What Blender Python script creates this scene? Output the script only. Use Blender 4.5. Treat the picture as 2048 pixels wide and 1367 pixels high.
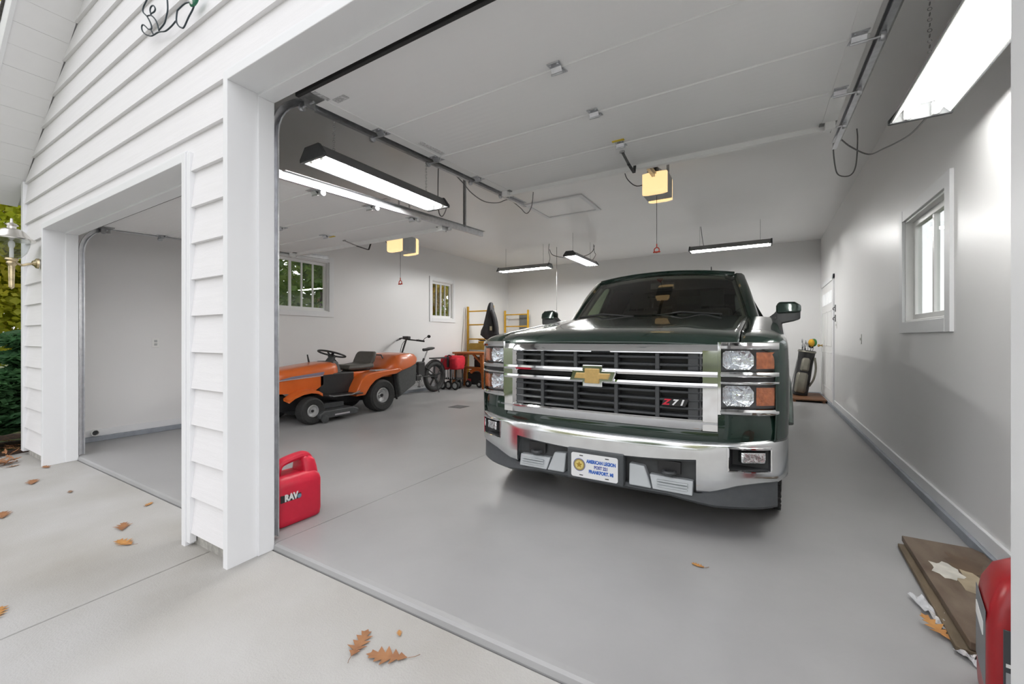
import bpy, bmesh, math, random
from mathutils import Vector, Matrix, Euler
R = math.radians
rnd = random.Random(7)
for o in list(bpy.data.objects):
    bpy.data.objects.remove(o, do_unlink=True)
scene = bpy.context.scene
COL = scene.collection

# ---------------- camera ----------------
cam_data = bpy.data.cameras.new('camera')
cam = bpy.data.objects.new('camera', cam_data)
COL.objects.link(cam)
cam.location = (0, 0, 1.14)
cam.rotation_euler = (R(90), 0, R(30.9))
cam_data.sensor_width = 36.0
cam_data.lens = 838.0 / 2048.0 * 36.0
cam_data.shift_y = (676.0 - 683.5) / 2048.0
cam_data.clip_start = 0.02
cam_data.clip_end = 300
scene.camera = cam

# ---------------- sky (bright overcast) ----------------
world = bpy.data.worlds.new('world')
scene.world = world
world.use_nodes = True
bg = world.node_tree.nodes['Background']
bg.inputs[0].default_value = (0.97, 0.965, 1.0, 1)
bg.inputs[1].default_value = 1.9
scene.view_settings.view_transform = 'Standard'
scene.view_settings.look = 'None'
scene.view_settings.gamma = 1.0
scene.view_settings.use_curve_mapping = False
scene.view_settings.exposure = 0.0
TUBE_STRENGTH = 95.0
BULB_STRENGTH = 1.05

# ---------------- materials ----------------
def mat(name, col, rough=0.5, metal=0.0, var=0.0, scale=8.0, bump=0.0, bscale=40.0, coat=0.0,
        emis=None, estr=0.0, stretch=(1, 1, 1), col2=None, spec=0.5, rvar=0.0, detail=4.0):
    m = bpy.data.materials.new(name)
    m.use_nodes = True
    nt = m.node_tree
    b = nt.nodes['Principled BSDF']
    b.inputs['Base Color'].default_value = (*col, 1)
    b.inputs['Roughness'].default_value = rough
    b.inputs['Metallic'].default_value = metal
    b.inputs['Specular IOR Level'].default_value = spec
    b.inputs['Coat Weight'].default_value = coat
    b.inputs['Coat Roughness'].default_value = 0.03
    if emis:
        b.inputs['Emission Color'].default_value = (*emis, 1)
        b.inputs['Emission Strength'].default_value = estr
    if var or bump or col2 or rvar:
        tc = nt.nodes.new('ShaderNodeTexCoord')
        mp = nt.nodes.new('ShaderNodeMapping')
        mp.inputs['Scale'].default_value = stretch
        nt.links.new(tc.outputs['Object'], mp.inputs['Vector'])
        if var or col2 or rvar:
            n = nt.nodes.new('ShaderNodeTexNoise')
            n.inputs['Scale'].default_value = scale
            n.inputs['Detail'].default_value = detail
            nt.links.new(mp.outputs[0], n.inputs['Vector'])
            if var or col2:
                cr = nt.nodes.new('ShaderNodeValToRGB')
                c2 = col2 if col2 else tuple(min(1, c * (1 + var)) for c in col)
                c1 = col if col2 else tuple(c * (1 - var) for c in col)
                cr.color_ramp.elements[0].position = 0.35
                cr.color_ramp.elements[1].position = 0.65
                cr.color_ramp.elements[0].color = (*c1, 1)
                cr.color_ramp.elements[1].color = (*c2, 1)
                nt.links.new(n.outputs[0], cr.inputs[0])
                nt.links.new(cr.outputs[0], b.inputs['Base Color'])
            if rvar:
                mr = nt.nodes.new('ShaderNodeMapRange')
                mr.inputs[3].default_value = max(0, rough - rvar)
                mr.inputs[4].default_value = min(1, rough + rvar)
                nt.links.new(n.outputs[0], mr.inputs[0])
                nt.links.new(mr.outputs[0], b.inputs['Roughness'])
        if bump:
            n2 = nt.nodes.new('ShaderNodeTexNoise')
            n2.inputs['Scale'].default_value = bscale
            n2.inputs['Detail'].default_value = 3
            nt.links.new(mp.outputs[0], n2.inputs['Vector'])
            bp = nt.nodes.new('ShaderNodeBump')
            bp.inputs['Strength'].default_value = bump
            bp.inputs['Distance'].default_value = 0.01
            nt.links.new(n2.outputs[0], bp.inputs['Height'])
            nt.links.new(bp.outputs[0], b.inputs['Normal'])
    return m

def glass(name, tint=(1, 1, 1), refl=1.45, rough=0.0):
    m = bpy.data.materials.new(name)
    m.use_nodes = True
    nt = m.node_tree
    for n in list(nt.nodes):
        nt.nodes.remove(n)
    out = nt.nodes.new('ShaderNodeOutputMaterial')
    mix = nt.nodes.new('ShaderNodeMixShader')
    tr = nt.nodes.new('ShaderNodeBsdfTransparent')
    gl = nt.nodes.new('ShaderNodeBsdfGlossy')
    lw = nt.nodes.new('ShaderNodeLayerWeight'); lw.inputs[0].default_value = .5
    pw = nt.nodes.new('ShaderNodeMath'); pw.operation = 'POWER'; pw.inputs[1].default_value = 5.0
    fr = nt.nodes.new('ShaderNodeMapRange')
    f0 = ((refl - 1) / (refl + 1)) ** 2 * 1.6
    fr.inputs[3].default_value = f0; fr.inputs[4].default_value = 1.0
    nt.links.new(lw.outputs['Facing'], pw.inputs[0]); nt.links.new(pw.outputs[0], fr.inputs[0])
    tr.inputs[0].default_value = (*tint, 1)
    gl.inputs['Roughness'].default_value = rough
    nt.links.new(fr.outputs[0], mix.inputs[0])
    nt.links.new(tr.outputs[0], mix.inputs[1])
    nt.links.new(gl.outputs[0], mix.inputs[2])
    nt.links.new(mix.outputs[0], out.inputs[0])
    return m

M = {}
M['siding'] = mat('white_vinyl_siding', (.80, .793, .80), .55, bump=.12, bscale=30, stretch=(.6, 6, 14), var=.015, scale=5)
M['trim'] = mat('white_aluminium_trim', (.80, .81, .82), .45, bump=.05, bscale=12, var=.01, scale=3)
M['soffit'] = mat('white_soffit_vinyl', (.80, .80, .80), .5, var=.01)
M['wall'] = mat('white_wall_paint', (.80, .797, .793), .38, bump=.03, bscale=60, var=.012, scale=1.3)
M['ceiling'] = mat('white_ceiling_paint', (.88, .877, .87), .30, bump=.03, bscale=60, var=.012, scale=1.1)
M['curb'] = mat('grey_painted_curb', (.30, .325, .36), .5, var=.1, scale=9, bump=.1)
M['floor'] = mat('grey_epoxy_floor', (.35, .35, .35), .36, var=.07, scale=1.6, bump=.05, bscale=25, rvar=.12, detail=8)
M['concrete'] = mat('driveway_concrete', (.355, .34, .31), .85, col2=(.475, .47, .46), scale=.9, bump=.25, bscale=120, detail=10)
M['joint'] = mat('joint_filler', (.14, .13, .11), .95, var=.2, scale=30)
M['block'] = mat('concrete_block', (.40, .39, .36), .9, var=.2, scale=25, bump=.4)
M['galv'] = mat('galvanised_steel', (.62, .63, .65), .36, 1.0, var=.08, scale=25)
M['galv_dark'] = mat('dull_steel', (.36, .36, .36), .42, 1.0, var=.15, scale=20)
M['blackrub'] = mat('black_rubber', (.018, .018, .018), .6, var=.2, scale=20)
M['black'] = mat('black_plastic', (.02, .02, .021), .45, var=.1, scale=20)
M['dgrey'] = mat('dark_grey_plastic', (.055, .058, .06), .5, var=.1, scale=20)
M['mgrey'] = mat('mid_grey_plastic', (.20, .20, .20), .5, var=.05, scale=20)
M['lgrey'] = mat('light_grey_plastic', (.46, .47, .47), .45, var=.04, scale=20)
M['white'] = mat('white_plastic', (.82, .82, .80), .4, var=.01)
M['whitepaint'] = mat('white_enamel', (.84, .84, .83), .35, var=.01)
M['glass'] = glass('window_glass', (.96, .98, .97))
def tube_mat(k): return mat('lit_fluorescent_tube', (.95, .95, .93), .4, emis=(1.0, .99, .97), estr=TUBE_STRENGTH*k)
M['bulb'] = mat('lit_opener_lens', (.95, .80, .55), .4, emis=(1.0, .66, .30), estr=BULB_STRENGTH)
M['red'] = mat('red_plastic', (.58, .012, .04), .42, var=.06, scale=12)
M['chrome'] = mat('chrome', (.82, .83, .84), .055, 1.0, var=.02, scale=15)
M['chrome_dusty'] = mat('dusty_chrome', (.80, .82, .83), .17, 1.0, var=.05, scale=9, rvar=.08)

# ---------------- mesh helpers ----------------
class MB:
    def __init__(s):
        s.v = []; s.f = []
    def add(s, vs, fs):
        k = len(s.v)
        s.v += [tuple(p) for p in vs]
        s.f += [tuple(i + k for i in f) for f in fs]
        return s
    def box(s, x0, x1, y0, y1, z0, z1):
        return s.add([(x0,y0,z0),(x1,y0,z0),(x1,y1,z0),(x0,y1,z0),(x0,y0,z1),(x1,y0,z1),(x1,y1,z1),(x0,y1,z1)],
                     [(3,2,1,0),(4,5,6,7),(0,1,5,4),(1,2,6,5),(2,3,7,6),(3,0,4,7)])
    def hexa(s, pts):
        return s.add(pts, [(3,2,1,0),(4,5,6,7),(0,1,5,4),(1,2,6,5),(2,3,7,6),(3,0,4,7)])
    def obox(s, c, size, rot=(0, 0, 0)):
        m = Euler(rot).to_matrix()
        h = [d / 2 for d in size]
        pts = [(-1,-1,-1),(1,-1,-1),(1,1,-1),(-1,1,-1),(-1,-1,1),(1,-1,1),(1,1,1),(-1,1,1)]
        return s.hexa([Vector(c) + m @ Vector((a*h[0], b*h[1], d*h[2])) for a, b, d in pts])
    def bar(s, a, b, w, h, up=(0, 0, 1)):
        a = Vector(a); b = Vector(b); t = (b - a).normalized(); u = Vector(up)
        sx = t.cross(u)
        if sx.length < 1e-4: sx = t.cross(Vector((1, 0, 0)))
        sx.normalize(); uz = sx.cross(t).normalized()
        P = []
        for q in (a, b):
            for i, j in ((-1,-1),(1,-1),(1,1),(-1,1)):
                P.append(q + sx*(i*w/2) + uz*(j*h/2))
        return s.add(P, [(0,1,2,3),(7,6,5,4),(0,4,5,1),(1,5,6,2),(2,6,7,3),(3,7,4,0)])
    def loft(s, rings, caps=True, closed=True):
        n = len(rings[0]); k = len(s.v)
        for r in rings: s.v += [tuple(p) for p in r]
        for i in range(len(rings) - 1):
            for j in range(n if closed else n - 1):
                a = k + i*n + j; b = k + i*n + (j+1) % n
                s.f.append((a, b, b + n, a + n))
        if caps:
            s.f.append(tuple(k + j for j in range(n))[::-1])
            s.f.append(tuple(k + (len(rings)-1)*n + j for j in range(n)))
        return s
    def cyl(s, a, b, r, n=12, r2=None, caps=True):
        return s.tube([a, b], [r, r if r2 is None else r2], n, caps)
    def tube(s, path, r, n=8, caps=True):
        P = [Vector(p) for p in path]
        rs = r if isinstance(r, (list, tuple)) else [r] * len(P)
        rings = []; pu = None
        for i, p in enumerate(P):
            t = (P[min(i+1, len(P)-1)] - P[max(i-1, 0)])
            if t.length < 1e-9: t = Vector((0, 0, 1))
            t.normalize()
            if pu is None:
                pu = Vector((0, 0, 1)) if abs(t.z) < .9 else Vector((1, 0, 0))
            u = pu - t * pu.dot(t)
            if u.length < 1e-5: u = t.orthogonal()
            u.normalize(); w = t.cross(u); pu = u
            rings.append([p + (u*math.cos(2*math.pi*j/n) + w*math.sin(2*math.pi*j/n)) * rs[i] for j in range(n)])
        return s.loft(rings, caps)
    def lathe(s, prof, n=24, c=(0, 0, 0), axis='z', caps=True):
        rings = []
        for r, h in prof:
            ring = []
            for j in range(n):
                a = 2*math.pi*j/n; p, q = r*math.cos(a), r*math.sin(a)
                if axis == 'z': v = (c[0]+p, c[1]+q, c[2]+h)
                elif axis == 'x': v = (c[0]+h, c[1]+p, c[2]+q)
                else: v = (c[0]+q, c[1]+h, c[2]+p)
                ring.append(v)
            rings.append(ring)
        return s.loft(rings, caps)
    def torus(s, c, r, rr, axis='x', n=32, k=10, a0=0, a1=2*math.pi):
        full = abs(a1 - a0 - 2*math.pi) < 1e-6
        pts = []
        for i in range(n + (0 if full else 1)):
            a = a0 + (a1 - a0) * i / n
            p, q = math.cos(a), math.sin(a)
            d = {'x': Vector((0,p,q)), 'y': Vector((q,0,p)), 'z': Vector((p,q,0))}[axis]
            ax = {'x': Vector((1,0,0)), 'y': Vector((0,1,0)), 'z': Vector((0,0,1))}[axis]
            pts.append([Vector(c) + d*r + (d*math.cos(2*math.pi*j/k) + ax*math.sin(2*math.pi*j/k))*rr for j in range(k)])
        if full: pts.append(pts[0])
        return s.loft(pts, caps=not full)
    def prism(s, poly, a, b, axis='x'):
        def P(p, h):
            if axis == 'x': return (h, p[0], p[1])
            if axis == 'y': return (p[0], h, p[1])
            return (p[0], p[1], h)
        return s.loft([[P(p, a) for p in poly], [P(p, b) for p in poly]])
    def grid(s, fn, nu, nv, skip=None):
        k = len(s.v)
        for i in range(nu + 1):
            for j in range(nv + 1):
                s.v.append(tuple(fn(i / nu, j / nv)))
        for i in range(nu):
            for j in range(nv):
                if skip and skip((i+.5)/nu, (j+.5)/nv): continue
                a = k + i*(nv+1) + j
                s.f.append((a, a + nv + 1, a + nv + 2, a + 1))
        return s
    def ball(s, c, r, nu=14, nv=10):
        if not isinstance(r, (tuple, list)): r = (r, r, r)
        rings = []
        for i in range(1, nv):
            t = math.pi * i / nv
            rings.append([(c[0]+r[0]*math.sin(t)*math.cos(2*math.pi*j/nu), c[1]+r[1]*math.sin(t)*math.sin(2*math.pi*j/nu), c[2]+r[2]*math.cos(t)) for j in range(nu)])
        return s.loft(rings)
    def mirror_x(s):
        k = len(s.v)
        s.v += [(-a, b, c) for a, b, c in s.v[:k]]
        s.f += [tuple(i + k for i in f)[::-1] for f in s.f[:]]
        return s
    def build(s, name, m, parent=None, smooth=False, bevel=0, seg=2, solid=0, sub=0, loc=None, angle=35, fix=True):
        me = bpy.data.meshes.new(name)
        me.from_pydata(s.v, [], s.f)
        me.update()
        if fix:
            bm = bmesh.new(); bm.from_mesh(me)
            bmesh.ops.recalc_face_normals(bm, faces=bm.faces)
            bm.to_mesh(me); bm.free()
        mm = M[m] if isinstance(m, str) else m
        me.materials.append(mm)
        if smooth:
            me.polygons.foreach_set('use_smooth', [True] * len(me.polygons))
            me.set_sharp_from_angle(angle=R(angle))
        o = bpy.data.objects.new(name, me)
        COL.objects.link(o)
        if parent: o.parent = parent
        if loc: o.location = loc
        if solid:
            md = o.modifiers.new('thick', 'SOLIDIFY'); md.thickness = solid; md.offset = -1
        if bevel:
            md = o.modifiers.new('edge', 'BEVEL'); md.width = bevel; md.segments = seg
            md.limit_method = 'ANGLE'; md.angle_limit = R(40)
        if sub:
            md = o.modifiers.new('sub', 'SUBSURF'); md.levels = sub; md.render_levels = sub
        return o

def thing(name, label, cat, loc=(0, 0, 0), rz=0, group=None):
    o = bpy.data.objects.new(name, None)
    o.empty_display_size = .1
    COL.objects.link(o)
    o.location = loc; o.rotation_euler = (0, 0, rz)
    return tag(o, label, cat, group)

def tag(o, label, cat=None, group=None, kind=None):
    o['label'] = label
    if cat: o['category'] = cat
    if group: o['group'] = group
    if kind: o['kind'] = kind
    return o

def struct(o, label):
    o['kind'] = 'structure'; o['label'] = label
    return o

def copy_tree(o, parent=None):
    c = o.copy(); COL.objects.link(c); c.parent = parent
    for ch in list(o.children): copy_tree(ch, c)
    return c

def text(name, s, size, m, parent, mx, extrude=.0006, bold=0.0, sx=1.0):
    cu = bpy.data.curves.new(name, 'FONT'); cu.body = s; cu.size = size; cu.extrude = extrude
    cu.align_x = 'CENTER'; cu.align_y = 'CENTER'; cu.offset = bold; cu.resolution_u = 3
    ob = bpy.data.objects.new(name, cu); COL.objects.link(ob)
    bpy.context.view_layer.update()
    me = bpy.data.meshes.new_from_object(ob.evaluated_get(bpy.context.evaluated_depsgraph_get()))
    bpy.data.objects.remove(ob, do_unlink=True)
    me.transform(Matrix.Diagonal((sx, 1, 1, 1)))
    me.transform(mx)
    me.materials.clear(); me.materials.append(M[m] if isinstance(m, str) else m)
    o = bpy.data.objects.new(name, me); COL.objects.link(o); o.parent = parent
    return o

def lerp(a, b, t): return a + (b - a) * t
def interp(tab, x):
    if x <= tab[0][0]: return tab[0][1]
    for (a, b), (c, d) in zip(tab, tab[1:]):
        if x <= c: return b + (d - b) * (x - a) / (c - a)
    return tab[-1][1]
def smooth_path(pts, k=6):
    P = [Vector(p) for p in pts]; out = []
    for i in range(len(P) - 1):
        p0, p1, p2, p3 = P[max(i-1, 0)], P[i], P[i+1], P[min(i+2, len(P)-1)]
        for j in range(k):
            t = j / k
            out.append(.5*((2*p1) + (p2-p0)*t + (2*p0-5*p1+4*p2-p3)*t*t + (3*p1-p0-3*p2+p3)*t**3))
    out.append(P[-1]); return out
# =====================================================================
# THE SETTING
# =====================================================================
XL, XR, YB, ZC = -6.35, 1.0, 10.4, 3.13      # inside faces of the garage
YF, YS = 1.107, 1.315                          # front of siding, edge of floor slab
O1 = (-2.345, 0.470, 2.46)                     # right opening x0, x1, top
O2 = (-5.68, -2.86, 2.145)                     # left opening
RX, RZ, RS = -4.662, 3.838, 0.63               # rake line
def rake_z(x): return RZ + RS*(x - RX)
def rake_x(z): return RX + (z - RZ)/RS
RIDGE = -2.675

# garage floor slab, in two pours with a thin joint
b = MB()
def slab(bm, x0, x1):
    prof = [(YS+.006,-.16),(YS+.0,-.03),(YS+.004,-.010),(YS+.016,-.002),(YS+.04,0),(YB+.1,0),(YB+.1,-.16)]
    bm.prism(prof, x0, x1, 'x')
slab(b, XL-.08, -2.332); slab(b, -2.328, XR+.1)
struct(b.build('floor', 'floor'), 'grey painted concrete garage floor')
# driveway
drv = MB().add([(-6.6,-9,-.62),(9,-9,-.62),(9,1.5,-.2),(-6.6,1.5,-.2)], [(0,1,2,3)]).build('driveway', 'joint')
struct(drv, 'pale concrete driveway in front of the garage')
def zd(y): return -.033 + .040*min(0, y - 1.25)
for x0, x1 in ((-6.55, -2.634), (-2.626, 9.0)):
    bm = MB().hexa([(x0,-9,zd(-9)-.1),(x1,-9,zd(-9)-.1),(x1,YS-.006,-.15),(x0,YS-.006,-.15),
                    (x0,-9,zd(-9)),(x1,-9,zd(-9)),(x1,YS-.006,zd(1.309)),(x0,YS-.006,zd(1.309))])
    bm.build('concrete_slab', 'concrete', drv, bevel=.004)

# front wall: sheathing + siding boards
b = MB()
b.box(-6.44, O2[0]-.02, 1.125, 1.30, .05, 2.75)
b.box(O2[1]+.02, O1[0]-.02, 1.125, 1.30, .05, 2.75)
b.box(O1[1]+.02, 1.10, 1.125, 1.30, .05, 2.75)
b.box(O2[0]-.02, O2[1]+.02, 1.125, 1.30, O2[2]+.02, 2.75)
b.box(O1[0]-.02, O1[1]+.02, 1.125, 1.30, O1[2]+.02, 2.75)
b.prism([(-6.44,2.75),(1.10,2.75),(1.10,rake_z(2*RIDGE-1.10)),(RIDGE,rake_z(RIDGE)),(-6.35,2.78)], 1.125, 1.30, 'y')
wf = struct(b.build('wall_front', 'wall'), 'garage front wall clad in white horizontal lap siding')
EXP = .205; ZS = .037
def board(x0b, x1b, x0t, x1t, z0, z1, zfull0):
    def dep(z): return .022 * (1 - (z - zfull0)/EXP) + .002
    yb, yt = YF + .020 - dep(z0), YF + .020 - dep(z1)
    bm = MB().hexa([(x0b,yb,z0),(x1b,yb,z0),(x1b,1.128,z0),(x0b,1.128,z0),(x0t,yt,z1),(x1t,yt,z1),(x1t,1.128,z1),(x0t,1.128,z1)])
    return bm.build('siding_board', 'siding', wf)
segs = [(-6.40,-5.715,0),(-5.715,-2.895,2),(-2.895,-2.385,0),(-2.385,.51,1),(.51,1.10,0)]
tops = {0:-1, 1:O1[2]+.05, 2:O2[2]+.05}
for k in range(0, 25):
    z0 = ZS + EXP*k; z1 = z0 + EXP
    runs = []
    for xa, xb, t in segs:
        tp = tops[t]
        if t and z1 <= tp + .005: continue
        zz = max(z0, tp) if t else z0
        if runs and abs(runs[-1][1]-xa) < 1e-6 and abs(runs[-1][2]-zz) < 1e-6: runs[-1][1] = xb
        else: runs.append([xa, xb, zz])
    for xa, xb, zz in runs:
        if z1 > 2.70:
            la, lb = max(xa, rake_x(zz)), max(xa, rake_x(z1))
            ra, rb = min(xb, 2*RIDGE - rake_x(zz)), min(xb, 2*RIDGE - rake_x(z1))
            if la >= ra - .05 or lb >= rb - .02: continue
            board(la, ra, lb, rb, zz, z1, z0)
        else:
            board(xa, xb, xa, xb, zz, z1, z0)
# block foundation below siding
struct(MB().box(-6.42,O2[0]-.02,1.135,1.305,-.15,.05).box(O2[1]+.02,O1[0]-.02,1.135,1.305,-.15,.05).box(O1[1]+.02,1.1,1.135,1.305,-.15,.05)
       .build('trim_1', 'block'), 'rough concrete footing showing below the siding')
# jamb wraps: each a mesh of three boards
def opening(op, n0, lbl):
    x0, x1, zt = op
    bm = MB()
    bm.box(x0-.042, x0, YF-.020, 1.312, -.045, zt+.05)         # left jamb
    bm.box(x0-.001, x0+.014, 1.235, 1.322, -.035, zt-.014)     # stop bead
    struct(bm.build('trim_%d' % n0, 'trim', bevel=.003), 'white metal-wrapped left jamb of the %s' % lbl)
    bm = MB()
    bm.box(x1, x1+.042, YF-.020, 1.312, -.045, zt+.05)
    bm.box(x1-.014, x1+.001, 1.235, 1.322, -.035, zt-.014)
    struct(bm.build('trim_%d' % (n0+1), 'trim', bevel=.003), 'white metal-wrapped right jamb of the %s' % lbl)
    bm = MB()
    bm.box(x0, x1, YF-.020, 1.312, zt, zt+.05)
    bm.box(x0, x1, 1.235, 1.322, zt-.014, zt+.002)
    bm.box(x0-.042, x1+.042, YF-.014, 1.12, zt+.05, zt+.062)
    struct(bm.build('trim_%d' % (n0+2), 'trim', bevel=.003), 'white metal-wrapped header over the %s' % lbl)
opening(O1, 2, 'garage opening with the truck')
opening(O2, 5, 'lower garage opening')
struct(MB().box(O2[1]+.042,O2[1]+.082,YF-.012,1.13,-.02,O2[2]+.05).build('trim_8','trim',bevel=.003), 'narrow white channel strip beside the siding between the openings')
struct(MB().box(-6.47,-6.395,YF-.016,1.20,.0,2.72).build('trim_9','trim',bevel=.004), 'white outside corner post of the garage')

# rake overhang: soffit panels, fascia, roof
OV = .79
sf = MB()
nrm = Vector((-RS, 0, 1)).normalized(); tdir = Vector((1, 0, RS)).normalized()
A = Vector((-6.75, 0, rake_z(-6.75)))
L = (Vector((RIDGE, 0, rake_z(RIDGE))) - A).length
def rake_box(bm, l0, l1, y0, y1, n0, n1):
    P = []
    for n in (n0, n1):
        for l, y in ((l0,y0),(l1,y0),(l1,y1),(l0,y1)):
            q = A + tdir*l + nrm*n; P.append((q.x, y, q.z))
    bm.hexa(P)
rake_box(sf, 0, L, OV+.02, 1.30, .03, .05)
soffit = struct(sf.build('trim_10', 'soffit'), 'white vented soffit under the sloping roof edge')
n = int(L/.205)
for i in range(n):
    bm = MB(); rake_box(bm, i*.205+.001, i*.205+.204, OV+.01, 1.115, .0+.0012*(i%2==0), .03)
    bm.build('soffit_panel', 'soffit', soffit)
bm = MB(); rake_box(bm, -.02, L, OV-.015, OV+.012, -.012, .17)
struct(bm.build('trim_11', 'trim', bevel=.003), 'white sloping fascia board at the roof edge')
bm = MB(); rake_box(bm, -.02, L+.1, OV-.03, 1.33, .17, .20); rake_box(bm, -.1, L+.1, 1.33, YB+.3, .42, .50)
q = MB(); q.v = list(bm.v); q.f = list(bm.f)
q.v += [(2*RIDGE-x, y, z) for x, y, z in bm.v]; q.f += [tuple(i+len(bm.v) for i in f)[::-1] for f in bm.f]
struct(q.build('roof', mat('asphalt_shingle', (.09,.085,.08), .9, var=.3, scale=60)), 'grey shingle roof above the garage')
# the same roof edge on the right-hand slope
def mx_(bm): bm.v = [(2*RIDGE-x, y, z) for x, y, z in bm.v]; return bm
bm = MB(); rake_box(bm, 0, L, OV+.02, 1.30, .03, .05)
so2 = struct(mx_(bm).build('trim_16', 'soffit'), 'white vented soffit under the right roof edge')
for i in range(n):
    bm = MB(); rake_box(bm, i*.205+.001, i*.205+.204, OV+.01, 1.115, .0012*(i%2==0), .03)
    mx_(bm).build('soffit_panel', 'soffit', so2)
bm = MB(); rake_box(bm, -.02, L, OV-.015, OV+.012, -.012, .17)
struct(mx_(bm).build('trim_17', 'trim', bevel=.003), 'white sloping fascia board at the right roof edge')
struct(MB().box(1.05,1.125,YF-.016,1.20,.0,2.72).build('trim_18','trim',bevel=.004), 'white outside corner post at the right end of the garage')
bm = MB(); bm.box(-6.95,-6.46,1.34,YB+.2,2.62,2.66)
struct(bm.build('trim_12','soffit'), 'white horizontal eave soffit along the left side')

# side and back walls with window holes
W1 = (3.22, 4.53, 1.585, 2.43); W2 = (7.12, 7.85, 1.595, 2.44); W3 = (3.66, 4.60, 1.265, 2.095)
def wall_with_holes(name, x0, x1, y0, y1, holes, lbl, m='wall'):
    bm = MB(); ys = sorted(holes)
    cur = y0
    for h in ys:
        bm.box(x0,x1,cur,h[0],.05,ZC+.05); bm.box(x0,x1,h[0],h[1],.05,h[2]); bm.box(x0,x1,h[0],h[1],h[3],ZC+.05); cur = h[1]
    bm.box(x0,x1,cur,y1,.05,ZC+.05)
    return struct(bm.build(name, m), lbl)
wall_with_holes('wall_left', XL-.10, XL, 1.30, YB+.1, [W1, W2], 'white painted left garage wall')
wall_with_holes('wall_right', XR, XR+.10, 1.30, YB+.1, [W3], 'white painted right garage wall')
struct(MB().box(XL-.1,XR+.1,YB,YB+.1,.05,ZC+.05).build('wall_back','wall'), 'white painted back garage wall')
struct(MB().box(XL-.1,XR+.1,1.30,YB+.1,ZC,ZC+.06).build('ceiling','ceiling'), 'smooth white garage ceiling')
# curbs + baseboards
struct(MB().box(XL-.02,XL+.035,1.32,YB,0,.055).build('baseboard_left','curb',bevel=.004), 'grey painted concrete curb along the left wall')
struct(MB().box(XR-.035,XR+.02,1.32,YB,0,.055).build('baseboard_right','curb',bevel=.004), 'grey painted concrete curb along the right wall')
struct(MB().box(XL,XR,YB-.035,YB+.02,0,.055).build('baseboard_back','curb',bevel=.004), 'grey painted concrete curb along the back wall')
struct(MB().box(XL-.01,XL+.016,1.33,YB,.055,.13).build('trim_13','trim',bevel=.003), 'thin white baseboard on the left wall')
struct(MB().box(XR-.016,XR+.01,1.33,8.5,.055,.135).build('trim_14','trim',bevel=.003), 'thin white baseboard on the right wall')

# windows
def window(n, side, hole, bars, lbl, slider=True):
    y0, y1, z0, z1 = hole
    e = bpy.data.objects.new('window_%d' % n, None); COL.objects.link(e)
    xw = XL if side < 0 else XR
    e.location = (xw, (y0+y1)/2, z0)
    struct(e, lbl)
    s = 1 if side < 0 else -1        # into the room
    cy = (y0+y1)/2
    def bx(name, a, b_, ya, yb, za, zb, m, bev=.003):
        xa, xb = sorted((a*s, b_*s))
        return MB().box(xa, xb, ya-cy, yb-cy, za-z0, zb-z0).build(name, m, e, bevel=bev)
    c = .085
    bx('casing_board', -.002, .02, y0-c, y0+.005, z0-c, z1+c, 'trim')
    bx('casing_board', -.002, .02, y1-.005, y1+c, z0-c, z1+c, 'trim')
    bx('casing_board', -.002, .018, y0, y1, z1-.005, z1+c, 'trim')
    bx('casing_board', -.002, .022, y0, y1, z0-c, z0+.005, 'trim')
    # deep reveal
    d0 = -.10
    bx('frame', d0, 0, y0, y0+.02, z0, z1, 'whitepaint'); bx('frame', d0, 0, y1-.02, y1, z0, z1, 'whitepaint')
    bx('frame', d0, 0, y0, y1, z1-.02, z1, 'whitepaint'); bx('frame', d0, 0, y0, y1, z0, z0+.02, 'whitepaint')
    xs0, xs1 = -.085, -.045
    w = .045
    bx('sash', xs0, xs1, y0+.02, y0+.02+w, z0+.02, z1-.02, 'whitepaint'); bx('sash', xs0, xs1, y1-.02-w, y1-.02, z0+.02, z1-.02, 'whitepaint')
    bx('sash', xs0, xs1, y0+.02+w, y1-.02-w, z1-.02-w, z1-.02, 'whitepaint'); bx('sash', xs0, xs1, y0+.02+w, y1-.02-w, z0+.02, z0+.02+w, 'whitepaint')
    ga, gb = y0+.02+w, y1-.02-w
    for i in range(1, bars+1):
        yy = lerp(ga, gb, i/(bars+1)); wd = .034 if (slider and i == (bars+1)//2) else .018
        bx('muntin', xs0+.004, xs1-.004, yy-wd/2, yy+wd/2, z0+.02+w, z1-.02-w, 'whitepaint', 0)
    for i in range(bars+1):
        ya, yb = lerp(ga, gb, i/(bars+1)), lerp(ga, gb, (i+1)/(bars+1))
        bx('pane', -.067, -.063, ya+.005, yb-.005, z0+.02+w, z1-.02-w, 'glass', 0)
    return e
window(1, -1, W1, 5, 'white barred slider window above the lawn tractor')
window(2, -1, W2, 3, 'small white barred window above the bicycle')
window(3, 1, W3, 1, 'white framed window in the right garage wall', True)

# entry door on the right wall
d = bpy.data.objects.new('door_1', None); COL.objects.link(d); d.location = (XR, 9.3, 0); struct(d, 'white steel entry door with small lites at the top')
y0, y1 = -.70, .80
MB().box(-.012,.02,y0,y1,.06,2.10).build('door_panel','whitepaint',d,bevel=.004)
for a, b_ in ((y0-.09,y0-.005),(y1+.005,y1+.09)):
    MB().box(-.022,.005,a,b_,.055,2.19).build('casing_board','trim',d,bevel=.003)
MB().box(-.022,.005,y0-.09,y1+.09,2.105,2.19).build('casing_board','trim',d,bevel=.003)
lite = mat('glowing_frosted_lite', (.85,.87,.88), .25, emis=(.95,.98,1), estr=.25)  # faint emission put into the panes in place of light coming through
for i in range(4):
    ya = lerp(y0+.12, y1-.12, i/4); yb = lerp(y0+.12, y1-.12, (i+1)/4)
    MB().box(-.018,-.010,ya+.02,yb-.02,1.74,1.95).build('lite',lite,d,bevel=.002)
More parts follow.
